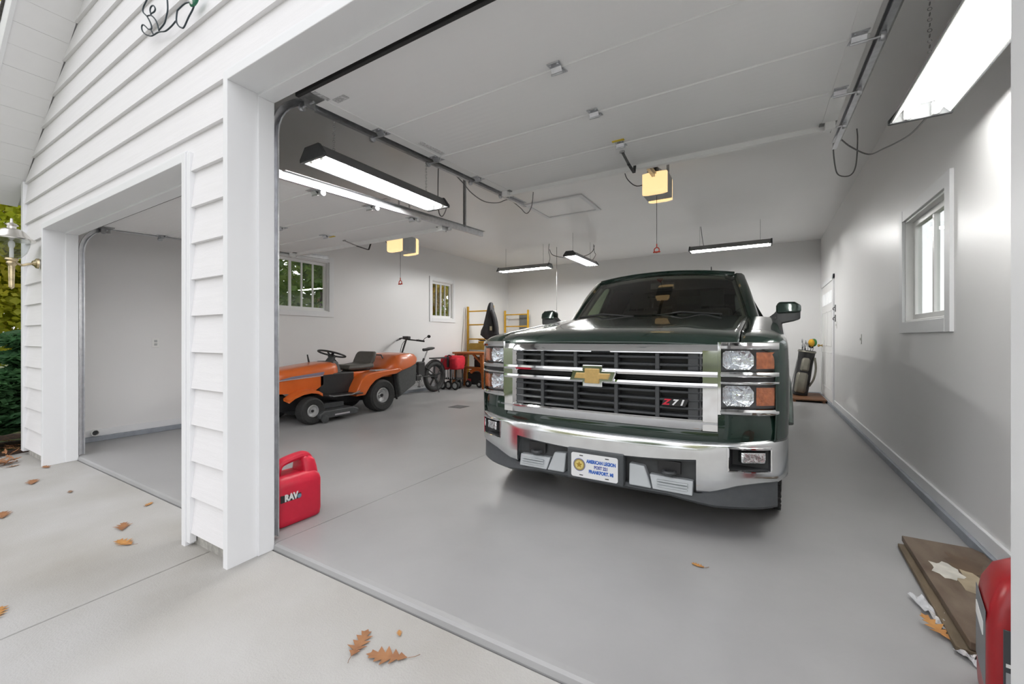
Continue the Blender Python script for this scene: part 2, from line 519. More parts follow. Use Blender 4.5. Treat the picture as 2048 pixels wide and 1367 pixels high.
for za, zb in ((.25,.9),(1.0,1.62)):
    for i in range(2):
        ya = lerp(y0+.12, y1-.12, i/2); yb = lerp(y0+.12, y1-.12, (i+1)/2)
        bm = MB()
        for a_, c_, e_, f_ in ((ya+.03,yb-.03,za,za+.02),(ya+.03,yb-.03,zb-.02,zb),(ya+.03,ya+.05,za,zb),(yb-.05,yb-.03,za,zb)):
            bm.box(-.019,-.010,a_,c_,e_,f_)
        bm.build('moulding','whitepaint',d,bevel=.003)
brass = mat('brass', (.55,.38,.12), .25, 1.0, var=.05); M['brass'] = brass
MB().lathe([(.03,0),(.03,-.006),(.012,-.01),(.012,-.04),(.026,-.05),(.028,-.065),(.018,-.078)],16,(-.012,y1-.09,1.0),'x').build('knob','brass',d,smooth=True)

# attic hatch
h = MB().box(-3.0,-2.2,5.5,6.2,ZC-.006,ZC+.01).build('ceiling_hatch_panel','ceiling')
h.name = 'trim_15'; struct(h, 'white attic hatch panel with frame in the ceiling')
for xa, xb, ya, yb in ((-3.06,-3.0,5.44,6.26),(-2.2,-2.14,5.44,6.26),(-3.0,-2.2,5.44,5.5),(-3.0,-2.2,6.2,6.26)):
    MB().box(xa,xb,ya,yb,ZC-.018,ZC+.005).build('frame_board','trim',h,bevel=.003)
# =====================================================================
# GARAGE DOORS, TRACKS, OPENERS, LIGHTS
# =====================================================================
def ribbed_white():
    m = mat('embossed_white_steel', (.86,.86,.855), .42)
    nt = m.node_tree; b = nt.nodes['Principled BSDF']
    tc = nt.nodes.new('ShaderNodeTexCoord'); w = nt.nodes.new('ShaderNodeTexWave')
    w.bands_direction = 'Y'; w.inputs['Scale'].default_value = 6.0; w.inputs['Distortion'].default_value = .15
    nt.links.new(tc.outputs['Object'], w.inputs['Vector'])
    n = nt.nodes.new('ShaderNodeTexNoise'); n.inputs['Scale'].default_value = 30
    mp = nt.nodes.new('ShaderNodeMapping'); mp.inputs['Scale'].default_value = (1, 12, 1)
    nt.links.new(tc.outputs['Object'], mp.inputs['Vector']); nt.links.new(mp.outputs[0], n.inputs['Vector'])
    ma = nt.nodes.new('ShaderNodeMath'); ma.operation = 'MULTIPLY_ADD'; ma.inputs[1].default_value = .25
    nt.links.new(n.outputs[0], ma.inputs[0]); nt.links.new(w.outputs['Fac'], ma.inputs[2])
    bp = nt.nodes.new('ShaderNodeBump'); bp.inputs['Strength'].default_value = .10; bp.inputs['Distance'].default_value = .004
    nt.links.new(ma.outputs[0], bp.inputs['Height']); nt.links.new(bp.outputs[0], b.inputs['Normal'])
    return m
M['panel'] = ribbed_white()
M['sticker'] = mat('grey_label_paper', (.50,.50,.50), .6, var=.3, scale=60)
M['yellow_lbl'] = mat('yellow_label', (.70,.52,.03), .5, var=.1)

def garage_door(x0, x1, y0, z0, slope, n, sec, lbl):
    cx = (x0+x1)/2; hw = (x1-x0)/2
    e = thing('garage_door', lbl, 'garage door', (cx, y0, z0))
    e.rotation_euler = (math.atan(slope), 0, 0)
    for i in range(n):
        ya = i*sec + .002; yb = (i+1)*sec - .002
        s_ = MB().box(-hw, hw, ya, yb, .004, .045).build('section', 'panel', e, bevel=.003)
        for sx in (-1, 1):
            xa, xb = sorted((sx*hw, sx*(hw-.085)))
            MB().box(xa, xb, ya, yb, 0, .02).build('end_stile', 'whitepaint', s_, bevel=.002)
        # tongue lip along the joint
        if i: MB().box(-hw+.09, hw-.09, ya-.004, ya+.007, -.004, .01).build('joint_lip', 'whitepaint', s_, bevel=.002)
    def hinge(x, y):
        bm = MB()
        bm.add([(x-.035,y-.055,-.004),(x+.035,y-.055,-.004),(x+.03,y-.012,-.004),(x-.03,y-.012,-.004),
                (x-.035,y-.055,.002),(x+.035,y-.055,.002),(x+.03,y-.012,.002),(x-.03,y-.012,.002)],
               [(3,2,1,0),(4,5,6,7),(0,1,5,4),(1,2,6,5),(2,3,7,6),(3,0,4,7)])
        bm.hexa([(x-.03,y+.012,-.004),(x+.03,y+.012,-.004),(x+.038,y+.055,-.004),(x-.038,y+.055,-.004),
                 (x-.03,y+.012,.002),(x+.03,y+.012,.002),(x+.038,y+.055,.002),(x-.038,y+.055,.002)])
        bm.obox((x, y+.005, -.018), (.06, .004, .036), (R(-25),0,0)); bm.obox((x, y-.006, -.018), (.06, .004, .036), (R(35),0,0))
        bm.cyl((x-.034,y,-.030),(x+.034,y,-.030),.006,8)
        for dx in (-.02,.02):
            for dy in (-.04,.04): bm.cyl((x+dx,y+dy,-.009),(x+dx,y+dy,-.003),.006,6)
        return bm.build('hinge', 'galv', e)
    for i in range(1, n):
        hinge(0, i*sec)
        for sx in (-1, 1):
            hinge(sx*(hw-.045), i*sec)
    for i in range(0, n+1):
        y = min(max(i*sec, .05), n*sec-.05)
        for sx in (-1, 1):
            bm = MB().cyl((sx*(hw-.07), y, .0-.028), (sx*(hw+.045), y, -.028), .006, 8)
            bm.lathe([(.0,-.011),(.021,-.011),(.023,-.005),(.023,.005),(.021,.011),(0,.011)],12,(sx*(hw+.045),y,-.028),'x')
            bm.build('roller', 'galv', e, smooth=True)
            if i in (0, n):
                MB().box(min(sx*(hw-.10),sx*hw), max(sx*(hw-.10),sx*hw), y-.05, y+.05, -.006, .002).obox((sx*(hw-.03),y,-.025),(.004,.07,.05)).build('corner_bracket','galv_dark',e)
    MB().box(-hw, hw, -.022, .002, -.008, .05).build('bottom_seal', 'blackrub', e, bevel=.006)
    bm = MB().box(-hw+.02, hw-.02, n*sec-.05, n*sec+.0, -.035, .004).box(-hw+.02, hw-.02, n*sec-.004, n*sec, -.035, .07)
    bm.build('strut', 'whitepaint', e, bevel=.002)
    for sx in (-1,1):
        MB().box(sx*(hw-.04)-.03, sx*(hw-.04)+.03, n*sec-.11, n*sec-.05, -.05, .0).build('top_bracket','whitepaint',e,bevel=.003)
    return e, hw
gd1, hw1 = garage_door(-2.32, .445, 1.455, 2.545, .050, 4, .578, 'raised white sectional door above the green truck')
MB().box(-hw1+.13,-hw1+.23,.13,.17,-.002,.005).build('warning_label','sticker',gd1)
MB().box(-hw1+.10,-hw1+.125,.02,.12,-.002,.005).build('warning_label','sticker',gd1)
MB().box(-hw1+.12,-hw1+.16,.86,1.12,-.0015,.005).build('faded_label', mat('faded_label',(.62,.62,.62),.6,var=.25,scale=70), gd1)
MB().box(-.045,.045,1.66,1.685,-.002,.005).build('yellow_label','yellow_lbl',gd1)
gd2, hw2 = garage_door(-5.655, -2.885, 1.455, 2.235, .046, 4, .515, 'raised white sectional door over the empty left bay')
MB().box(-.045,.045,1.62,1.645,-.002,.005).build('yellow_label','yellow_lbl',gd2)

def sweep_c(bm, x, s, path, w=.052, d=.03, t=.003):
    sec = [(0,-w/2),(0,w/2),(d,w/2),(d,w/2-.008),(d-t,w/2-.008),(d-t,w/2-t),(t,w/2-t),(t,-w/2+t),(d-t,-w/2+t),(d-t,-w/2+.008),(d,-w/2+.008),(d,-w/2)]
    rings = []
    P = [Vector((0,)+tuple(p)) for p in path]
    for i, p in enumerate(P):
        tt = (P[min(i+1,len(P)-1)] - P[max(i-1,0)]).normalized()
        nn = Vector((0, -tt.z, tt.y))
        rings.append([(x + s*a, p.y + nn.y*b_, p.z + nn.z*b_) for a, b_ in sec])
    bm.loft(rings)
def track(x, s, zt, slope, yend, lbl, yv=1.347, hang=True):
    e = thing('door_track', lbl, 'door track', (x, yv, 0))
    r = .27
    zb = zt - r
    arc = [(yv - yv, zz) for zz in (.012, zb*.5, zb)]
    for i in range(1, 9):
        a = math.pi/2*i/8
        arc.append((r - r*math.cos(a), zb + r*math.sin(a)))
    a2 = arc + [(yend-yv, zt + slope*(yend-yv-r))]
    bm = MB(); sweep_c(bm, 0, s, arc[:3], w=.042); bm.build('vertical_rail', 'galv', e)
    bm = MB(); sweep_c(bm, 0, s, arc[2:] + [(r+.02, zt)], w=.042); bm.build('curved_rail', 'galv', e, smooth=True, angle=50)
    bm = MB(); sweep_c(bm, -s*.001, s, [(r-.01, zt), a2[-1]], w=.055); bm.build('horizontal_rail', 'galv', e)
    # stiffener angle on the horizontal rail
    z0 = zt+.028; z1 = a2[-1][1]+.028
    bm = MB().hexa([(-s*.004,r+.05,z0),( -s*.030,r+.05,z0),(-s*.030,yend-yv,z1),(-s*.004,yend-yv,z1),
                    (-s*.004,r+.05,z0+.003),(-s*.030,r+.05,z0+.003),(-s*.030,yend-yv,z1+.003),(-s*.004,yend-yv,z1+.003)])
    bm.build('angle_brace', 'galv_dark', e)
    for zz in (.25, 1.0, 1.7):
        MB().box(min(0,-s*.04),max(0,-s*.04),-.075,.02,zz-.02,zz+.02).build('wall_bracket','galv_dark',e,bevel=.002)
    # hanger angle from the ceiling to the rail
    yy = yend - yv - .35; zz = zt + slope*(yy - r)
    bm = MB().box(-s*.005-.002,-s*.005+.002,yy-.018,yy+.018,zz+.02,ZC).box(-s*.005-.018,-s*.005+.018,yy-.018,yy-.014,zz+.02,ZC)
    if hang: bm.build('hanger_angle', 'galv', e)
    return e
track(-2.395, 1, 2.575, .046, 4.28, 'steel track carrying the left edge of the door above the truck')
track(.510, -1, 2.575, .046, 4.25, 'steel track carrying the right edge of the door above the truck', hang=False)
track(-5.70, 1, 2.262, .043, 4.05, 'steel track at the far left of the empty bay')
track(-2.835, -1, 2.262, .043, 4.07, 'steel track hanging beside the hanging light between the bays')

# openers
def opener(x, y, z, arm_y, arm_z, zr, ystart, lbl, pull):
    e = thing('door_opener', lbl, 'door opener', (x, y, z))
    rail = MB().box(-.016,.016,ystart-y,-.12,zr-z,zr-z+.035).box(-.03,.03,ystart-y,-.12,zr-z+.03,zr-z+.036)
    rail.build('rail','galv_dark',e)
    bm = MB().loft([[( sx*w, yy, zz) for sx, zz in ((-1,z0_),(1,z0_),(1,z1_),(-1,z1_))] for yy, w, z0_, z1_ in
                    ((-.10,.115,-.09,.10),(-.09,.13,-.10,.115),(.12,.13,-.10,.115),(.16,.12,-.09,.105))])
    bm.build('motor_housing','lgrey',e,bevel=.012)
    for yy, sgn in ((-.10,-1),(.16,1)):
        rings = []
        for t, w, a, b_ in ((0,.125,-.105,.11),(.035,.122,-.103,.108),(.06,.11,-.09,.095),(.07,.09,-.075,.08)):
            rings.append([(sx*w, yy+sgn*t, zz) for sx, zz in ((-1,a),(-.6,a-.008),(.6,a-.008),(1,a),(1,b_),(.6,b_+.006),(-.6,b_+.006),(-1,b_))])
        MB().loft(rings).build('light_lens','bulb',e,smooth=True,angle=60)
    MB().box(-.03,.03,-.17,-.06,.11,.17).build('sprocket_bracket','black',e,bevel=.006)
    for sx in (-1,1):
        bm = MB().bar((sx*.10,.05,.10),(sx*.10,.05,ZC-z),.028,.003,(0,1,0)); bm.build('hanger_strap','galv',e)
    MB().bar((-.10,.05,.30),(.10,.05,.12),.025,.003,(0,1,0)).build('cross_strap','galv',e)
    # trolley + arm down to the door
    MB().box(-.03,.03,arm_y+.36-y,arm_y+.50-y,zr-z-.03,zr-z+.0).build('trolley','black',e,bevel=.004)
    a0 = Vector((0, arm_y-y, arm_z-z)); a2 = Vector((0, arm_y+.43-y, zr-z-.03))
    a1 = a0 + Vector((.0,.22,-.035)); a1b = a0 + Vector((0,.36,-.045))
    bm = MB().bar(a0, a1, .022, .005); bm.cyl(a0+Vector((-.02,0,0)), a0+Vector((.02,0,0)), .008, 8); bm.build('door_arm','galv_dark',e)
    bm = MB().bar(a1+Vector((0,-.04,.004)), a1b, .024, .006).bar(a1b, a2, .024, .006); bm.build('arm_elbow','black',e)
    # release cord and handle
    px, py, pz = pull
    bm = MB().cyl((0,-.02,-.10),(0,-.02,pz-z+.05),.0025,6); bm.build('release_cord', 'dgrey', e)
    bm = MB()
    bm.torus((0,-.02,pz-z-.005),.026,.006,'y',16,6); bm.cyl((0,-.02,pz-z+.02),(0,-.02,pz-z+.06),.006,8); bm.cyl((-.036,-.02,pz-z-.026),(.036,-.02,pz-z-.026),.008,8)
    bm.build('release_handle', mat('red_handle',(.62,.06,.03),.4), e, smooth=True)
    # power cord to a ceiling outlet
    bm = MB().tube(smooth_path([(-.09,.0,.06),(-.20,-.05,.03),(-.30,-.02,.12),(-.36,.05,.24),(-.37,.06,ZC-z-.02)],5),.005,6)
    bm.build('power_cord','dgrey',e)
    MB().box(-.42,-.32,.02,.10,ZC-z-.012,ZC-z).build('outlet_plate','white',e,bevel=.003)
    return e
opener(-.965, 4.62, 2.75, 3.33, 2.63, 2.80, 1.45, 'overhead door opener with glowing lens above the truck hood', (-.98,4.56,2.08))
opener(-4.27, 4.17, 2.42, 3.25, 2.30, 2.47, 1.45, 'overhead door opener with glowing lens over the empty left bay', (-4.27,4.1,1.91))

# fluorescent shop lights
M['fixture'] = mat('grey_fixture_steel', (.22,.22,.22), .4, .6, var=.05)
M['fixwhite'] = mat('white_reflector', (.88,.88,.86), .3)
def shop_light(loc, rz, lbl, cord, ln=1.25, power=1.0, links=True):
    tm = tube_mat(power)
    e = thing('shop_light', lbl, 'shop light', loc, rz, None)
    h = ln/2; top = ZC - loc[2]
    sec = [(-.125,.0),(-.118,.0),(-.06,.078),(.06,.078),(.118,.0),(.125,.0),(.066,.086),(-.066,.086)]
    MB().loft([[(a, -h+.012, z) for a, z in sec], [(a, h-.012, z) for a, z in sec]]).build('housing','fixture',e)
    ins = [(-.117,.001),(-.059,.0765),(.059,.0765),(.117,.001),(.113,.001),(.056,.0735),(-.056,.0735),(-.113,.001)]
    MB().loft([[(a, -h+.014, z) for a, z in ins], [(a, h-.014, z) for a, z in ins]]).build('reflector','fixwhite',e)
    cap = [(-.128,-.004),(.128,-.004),(.128,.02),(.072,.092),(-.072,.092),(-.128,.02)]
    for s_ in (-1, 1):
        MB().prism(cap, s_*h-.012, s_*h+.012, 'y').build('end_cap','dgrey',e,bevel=.004)
        for x in (-.055,.055): MB().box(x-.014,x+.014,s_*(h-.03)-.008,s_*(h-.03)+.008,-.002,.06).build('tube_holder','white',e)
    for x in (-.055,.055):
        MB().lathe([(.0,-h+.035),(.0155,-h+.035),(.0155,h-.035),(0,h-.035)],14,(x,0,.012),'y',caps=False).build('tube',tm,e,smooth=True)
    for s_ in (-1, 1):
        bm = MB(); y = s_*(h-.16); z0 = .088; ct = top
        if links:
            nl = int((ct-z0)/.026)
            for i in range(nl):
                zz = z0 + (i+.5)*(ct-z0)/nl
                if i % 2: bm.torus((0,y,zz),.0085,.0018,'x',8,4)
                else: bm.torus((0,y,zz),.0085,.0018,'y',8,4)
            for k in range(len(bm.v)):
                v = bm.v[k]; zz = z0 + (math.floor((v[2]-z0)/((ct-z0)/nl))+.5)*(ct-z0)/nl
        else: bm.cyl((0,y,z0),(0,y,ct),.003,5)
        bm.build('chain','galv_dark',e)
    if cord:
        MB().tube(smooth_path(cord,6),.0055,6).build('power_cord','mgrey',e,smooth=True)
    return e
shop_light((-2.56,2.33,2.325),0,'hanging fluorescent light between the two raised doors',
           [(0,.62,.05),(.02,.68,.10),(.0,.74,.04),(-.12,.82,.0),(-.20,.86,.10),(-.22,.88,.45),(-.20,.88,.79)],power=.75)
shop_light((.72,2.42,2.315),0,'large fluorescent light hanging by the right wall',
           [(a-.72,b_-2.42,c-2.315) for a,b_,c in ((.76,3.05,2.33),(.78,3.5,2.40),(.77,4.1,2.55),(.75,4.5,2.665),(.62,4.4,2.72),(.53,4.3,2.77),(.52,4.5,2.80),(.56,4.75,2.70),(.60,4.85,2.64),(.68,4.85,2.62),(.73,4.9,2.72),(.765,5.05,3.0),(.767,5.1,3.13))],ln=1.25,power=.46)
shop_light((-4.45,7.95,2.62),R(90),'fluorescent light hanging crosswise above the work corner',
           [(0,-.58,.08),(0,-.62,.2),(-.02,-.6,.35),(.0,-.6,.50)],power=1.5,links=False)
shop_light((-3.08,7.85,2.67),0,'fluorescent light hanging lengthwise beside the pole and cord',
           [(0,.55,.08),(.06,.62,.22),(.02,.66,.30),(0,.66,.46)],power=1.5,links=False)
shop_light((-.50,8.15,2.69),R(90),'fluorescent light hanging crosswise behind the truck cab',
           [(0,.4,.08),(0,.42,.2),(0,.45,.44)],power=1.5,links=False)
# drooping extension cord between the two rear lights
ec = MB().tube(smooth_path([(-3.84,7.95,3.0),(-3.75,7.95,2.87),(-3.5,8.1,2.82),(-3.2,8.3,2.86),(-3.08,8.45,2.97),(-3.06,8.50,3.10)],6),.007,6).build('extension_cord','dgrey',smooth=True)
tag(ec,'grey cord drooping between two rear ceiling lights','cord')
pole = MB().cyl((-3.86,8.35,0),(-3.86,8.35,ZC),.006,8).build('thin_pole','galv_dark')
tag(pole,'thin grey rod standing from floor to ceiling behind the truck','rod')
lc = MB().tube(smooth_path([(-2.56,3.22,2.72),(-2.50,3.26,2.645),(-2.47,3.35,2.575),(-2.455,3.55,2.545),(-2.45,3.80,2.60),(-2.45,4.02,2.695),(-2.44,4.25,2.672),(-2.42,4.38,2.628),(-2.45,4.56,2.76),(-2.50,4.70,2.98),(-2.51,4.72,ZC)],6),.005,6).build('extension_cord','mgrey',smooth=True)
tag(lc,'grey cord looping along the left door track up to the ceiling','cord')
# =====================================================================
# PICKUP TRUCK
# =====================================================================
M['paint'] = mat('dark_green_metallic_paint', (.0065,.026,.018), .24, .35, coat=1.0, var=.05, scale=400)
M['gunmetal'] = mat('dark_grey_grille', (.058,.062,.066), .38, var=.04, scale=30)
M['valance'] = mat('textured_grey_valance', (.075,.082,.088), .55, var=.06, scale=25, bump=.05, bscale=200)
M['skid'] = mat('silver_grey_skid_plastic', (.50,.53,.55), .38, .15, var=.03, scale=10)
M['lampchrome'] = mat('faceted_reflector', (.86,.88,.90), .12, 1.0, bump=.9, bscale=38)
M['amber'] = mat('amber_lens', (.46,.13,.04), .12, var=.25, scale=40, coat=.6, bump=.3, bscale=80)
M['lens'] = glass('lamp_lens', (.96,.97,.98), 1.3)
M['tint'] = glass('truck_glass', (.52,.56,.50), 1.6)
M['sidetint'] = glass('side_glass_tint', (.50,.56,.46), 1.5)
M['privacy'] = glass('privacy_glass', (.03,.035,.03), 1.5)
M['cloth'] = mat('dark_seat_cloth', (.05,.048,.045), .85, var=.1, scale=30)
M['cabin'] = mat('cabin_plastic', (.035,.034,.033), .6, var=.05)
M['cabin_l'] = mat('cabin_light_trim', (.24,.24,.22), .7, var=.05)
M['tyre'] = mat('tyre_rubber', (.022,.022,.022), .75, var=.2, scale=40, bump=.1)
M['alloy'] = mat('alloy_wheel', (.60,.61,.62), .25, 1.0)
M['gold'] = mat('gold_emblem', (.62,.42,.16), .32, .55, var=.05, scale=60)
M['plate_white'] = mat('white_plate', (.84,.85,.86), .35)
M['ink_blue'] = mat('blue_lettering', (.03,.13,.50), .5)
M['ink_purple'] = mat('slate_lettering', (.13,.16,.42), .5)
M['ink_red'] = mat('red_lettering', (.65,.02,.05), .5)

TX, TY = -.915, 2.555
tr = thing('pickup_truck', 'dark green pickup truck with chrome grille parked nose out', 'truck', (TX, TY, 0), R(-.4))
W = 1.042
def bow(x):
    x = min(abs(x)/W, .99999)
    return .42*(1 - (1 - x**4)**.25) + .05*x*x
def plan(a):
    x = W*math.sqrt(max(0, math.sin(a)))
    return x, .42*(1 - math.sqrt(max(0, math.cos(a)))) + .05*(x/W)**2
def ang(x): return math.asin(min(1, (x/W)**2))
def fas(bm, xs, prof):
    rings = []
    for x in xs:
        rings.append([(x, bow(x) + o_, z) for o_, z in prof(abs(x))])
    bm.loft(rings)
    return bm
def lin(a, b_, n): return [lerp(a, b_, i/n) for i in range(n+1)]

# ---- bumper ----
zlo_t = [(.59,.262),(.66,.266),(.72,.285),(.80,.315),(.9,.335),(1.05,.345)]
zhi_t = [(0,.548),(.6,.553),(.8,.565),(.95,.582),(1.05,.592)]
FX0, FX1, FZ0, FZ1 = .750, .955, .405, .532
bm = MB()
def bump_pt(s, x, y, z, zl, zh):
    dz = zh - z
    o_ = .030*max(0, 1 - dz/.022)**2 + .022*max(0, 1 - (z-zl)/.03)**2
    if x >= W - .002: return (s*(x-o_), y, z)
    return (s*(x - o_*.35*(x/W)**6), y+o_, z)
top_rows = lambda zh: [FZ1, lerp(FZ1,zh,.35), lerp(FZ1,zh,.6), lerp(FZ1,zh,.8), lerp(FZ1,zh,.92), zh]
def bgrid(cols, skip):
    k = len(bm.v); nr = len(cols[0])
    for c in cols: bm.v += c
    for i in range(len(cols)-1):
        for j in range(nr-1):
            if skip(i, j): continue
            a = k + i*nr + j; bm.f.append((a, a+nr, a+nr+1, a+1))
for s in (-1, 1):
    a_st = [ang(x) for x in (.59,.62,.66,.70,FX0,.79,.83,.87,.91,FX1,.975,.995)] + [R(82), R(85), R(87), R(90)]
    pts = [plan(a) for a in a_st] + [(W, .60), (W, .75)]
    cols = []
    for x, y in pts:
        zl, zh = interp(zlo_t, x), interp(zhi_t, x)
        zs = [zl, zl+.008, zl+.02, lerp(zl+.02,FZ0,.5), FZ0, .45, .49] + top_rows(zh)
        cols.append([bump_pt(s, x, y, z, zl, zh) for z in zs])
    bgrid(cols, lambda i, j: FX0 < (pts[i][0]+pts[i+1][0])/2 < FX1 and j in (4, 5, 6))
    x, y = pts[0]
    bm.add([(s*x,y+.01,.27),(s*x,y,.45),(s*x,y+.07,.45),(s*x,y+.07,.27)], [(0,1,2,3)])
cols = []
for x in lin(-.59, .59, 20):
    zh = interp(zhi_t, abs(x)); k_ = (abs(x)/.59)**2
    cols.append([(x, bow(x), lerp(.420,.45,k_)), (x, bow(x), .49)] + [bump_pt(1 if x>=0 else -1, abs(x), bow(x), z, 0, zh) for z in top_rows(zh)])
bgrid(cols, lambda i, j: False)
bo = bm.build('bumper', 'chrome_dusty', tr, smooth=True, angle=60)
t_ = bmesh.new(); t_.from_mesh(bo.data); bmesh.ops.remove_doubles(t_, verts=t_.verts, dist=.0008); bmesh.ops.recalc_face_normals(t_, faces=t_.faces); t_.to_mesh(bo.data); t_.free()
for s in (-1, 1):
    # fog lamp pocket
    xa, xb = FX0+.0, FX1
    p = MB()
    fr = [(xa,FZ0),(xb,FZ0),(xb,FZ1),(xa,FZ1)]
    f_ = [(s*x, bow(x)+.002, z) for x, z in fr]; d_ = [(s*lerp(.85,x,.86), bow(.86)+.085, lerp((FZ0+FZ1)/2, z, .86)) for x, z in fr]
    p.loft([f_, d_], caps=False); p.add(d_, [(0,1,2,3)])
    p.build('fog_pocket', 'dgrey', tr)
    ring = MB()
    for (A_, B_) in (((xa,FZ0),(xb,FZ0)),((xb,FZ0),(xb,FZ1)),((xb,FZ1),(xa,FZ1)),((xa,FZ1),(xa,FZ0))):
        P_ = [(s*lerp(A_[0],B_[0],t/6), bow(lerp(A_[0],B_[0],t/6))-.002, lerp(A_[1],B_[1],t/6)) for t in range(7)]
        ring.tube(P_, .0065, 6)
    ring.build('fog_bezel', 'chrome', tr, smooth=True)
    MB().obox((s*.862, bow(.86)+.048, .478), (.135,.05,.068), (0,0,s*R(28))).build('fog_lamp', 'lampchrome', tr, bevel=.012, seg=3)

# ---- lower intake, skid pieces, valance ----
bm = fas(MB(), lin(-.60,.60,12), lambda x: [(.065,.20),(.065,.47),(.10,.47),(.10,.20)])
bm.build('intake_backing', 'dgrey', tr)
bm = fas(MB(), lin(-.588,.588,12), lambda x: [(.03,.405+.025*(x/.59)**2),(.03,.43+.03*(x/.59)**2),(.08,.43+.03*(x/.59)**2),(.08,.405+.025*(x/.59)**2)])
bm.build('intake_lip', 'valance', tr)
for s in (-1, 1):
    # tapered block next to the plate
    y = bow(.3)
    bl = MB().hexa([(s*.215,.0,.250),(s*.345,.012,.245),(s*.345,.09,.245),(s*.215,.09,.250),(s*.210,.025,.375),(s*.300,.032,.368),(s*.300,.09,.368),(s*.210,.09,.375)])
    bl.build('skid_block', 'skid', tr, bevel=.008)
    rb = MB().hexa([(s*.352,.014,.245),(s*.570,.028,.240),(s*.570,.09,.240),(s*.352,.09,.245),(s*.330,.034,.325),(s*.572,.048,.318),(s*.572,.09,.318),(s*.330,.09,.325)])
    o = rb.build('skid_plate', 'skid', tr, bevel=.005)
    for z in (.265,.282,.298):
        MB().hexa([(s*.375,.012,z),(s*.545,.022,z-.003),(s*.545,.05,z-.003),(s*.375,.05,z),(s*.375,.014,z+.007),(s*.545,.024,z+.004),(s*.545,.05,z+.004),(s*.375,.05,z+.007)]).build('rib','skid',o,bevel=.002)
    # tow-hook recess
    hk = MB().box(min(s*.375,s*.505),max(s*.375,s*.505),.050,.068,.343,.415); hk.build('hook_recess','black',tr,bevel=.004)
    MB().torus((s*.44,.045,.352),.032,.011,'z',16,8).build('tow_hook','gunmetal',tr,smooth=True)
xv = [-.985,-.97,-.95,-.92,-.88,-.82,-.75,-.68,-.60,-.52,-.44,-.3,-.15,0,.15,.3,.44,.52,.60,.68,.75,.82,.88,.92,.95,.97,.985]
vb = [(0,.212),(.44,.208),(.56,.190),(.68,.178),(.9,.188),(1.0,.20)]
bm = fas(MB(), xv, lambda x: [(.045,interp(vb,x)),(.018,interp(vb,x)+.02),(.022 if x>.6 else .03, (interp(zlo_t,x)+.01) if x>.60 else .252),(.10,(interp(zlo_t,x)+.01) if x>.60 else .252),(.10,interp(vb,x))])
bm.build('valance', 'valance', tr, smooth=True)
# ---- licence plate ----
bm = MB().box(-.185,.185,-.014,.06,.232,.428); bm.build('plate_bracket','valance',tr,bevel=.008)
pl = MB()
def rrect(w, h, r, n=5):
    out = []
    for cx, cz, a0 in ((w-r,h-r,0),(-w+r,h-r,90),(-w+r,-h+r,180),(w-r,-h+r,270)):
        for i in range(n+1):
            a = R(a0 + 90*i/n); out.append((cx+r*math.cos(a), cz+r*math.sin(a)))
    return out
pz = .326
pl.prism([(x, z+pz) for x, z in rrect(.1535,.077,.014)], -.0195, -.0165, 'y')
plo = pl.build('license_plate','plate_white',tr); plo['label'] = 'white plate with blue lettering'
face = Matrix.Translation((0,-.0199,0)) @ Matrix.Rotation(R(90),4,'X')
def ptext(s_, x, z, size, m, bold=.0017, sx=1.0, y=-.0199, parent=plo, name='lettering'):
    return text(name, s_, size, m, parent, Matrix.Translation((x,y,z)) @ Matrix.Rotation(R(90),4,'X'), .0004, bold, sx)
ptext('AMERICAN LEGION', .046, pz+.030, .0295, 'ink_blue', sx=.73)
ptext('POST 221', .046, pz-.002, .027, 'ink_purple', sx=.80)
ptext('FRANKFORT, MI', .046, pz-.033, .0285, 'ink_blue', sx=.78)
em = MB().lathe([(.041,0),(.041,.0015)],36,(-.098,-.0205,pz+.002),'y'); em.build('seal','ink_purple',plo)
for r_, y_, m_ in ((.037,-.0212,mat('seal_ring',(.35,.27,.10),.5)),(.028,-.0218,mat('seal_gold',(.72,.58,.18),.45))):
    MB().lathe([(r_,0),(r_,.001)],36,(-.098,y_,pz+.002),'y').build('seal_disc',m_,plo)
star = []
for i in range(10):
    a = R(90+36*i); r_ = .022 if i%2==0 else .010; star.append((-.098+r_*math.cos(a), pz+.002+r_*math.sin(a)))
MB().prism(star,-.0228,-.0216,'y').build('seal_star',mat('seal_star',(.38,.24,.03),.5),plo)
for x in (-.085,.085):
    for z in (.062,-.062): MB().box(x-.012,x+.012,-.0205,-.018,pz+z-.003,pz+z+.003).build('bolt_slot','dgrey',plo)

# ---- painted strip between bumper and grille ----
def fill_prof(x):
    zb = interp(zhi_t, x) - .012; zt = .640 if x < .70 else .735
    return [(.06,zb),(.022,zb+.004),(.014,lerp(zb,zt,.35)),(.022,lerp(zb,zt,.7)),(.035,zt),(.12,zt),(.12,zb)]
xw = [-.985,-.97,-.94,-.90,-.85,-.80,-.74,-.7001,-.6999] + lin(-.6,.6,12) + [.6999,.7001,.74,.80,.85,.90,.94,.97,.985]
fas(MB(), xw, fill_prof).build('front_panel','paint',tr,smooth=True,angle=40)

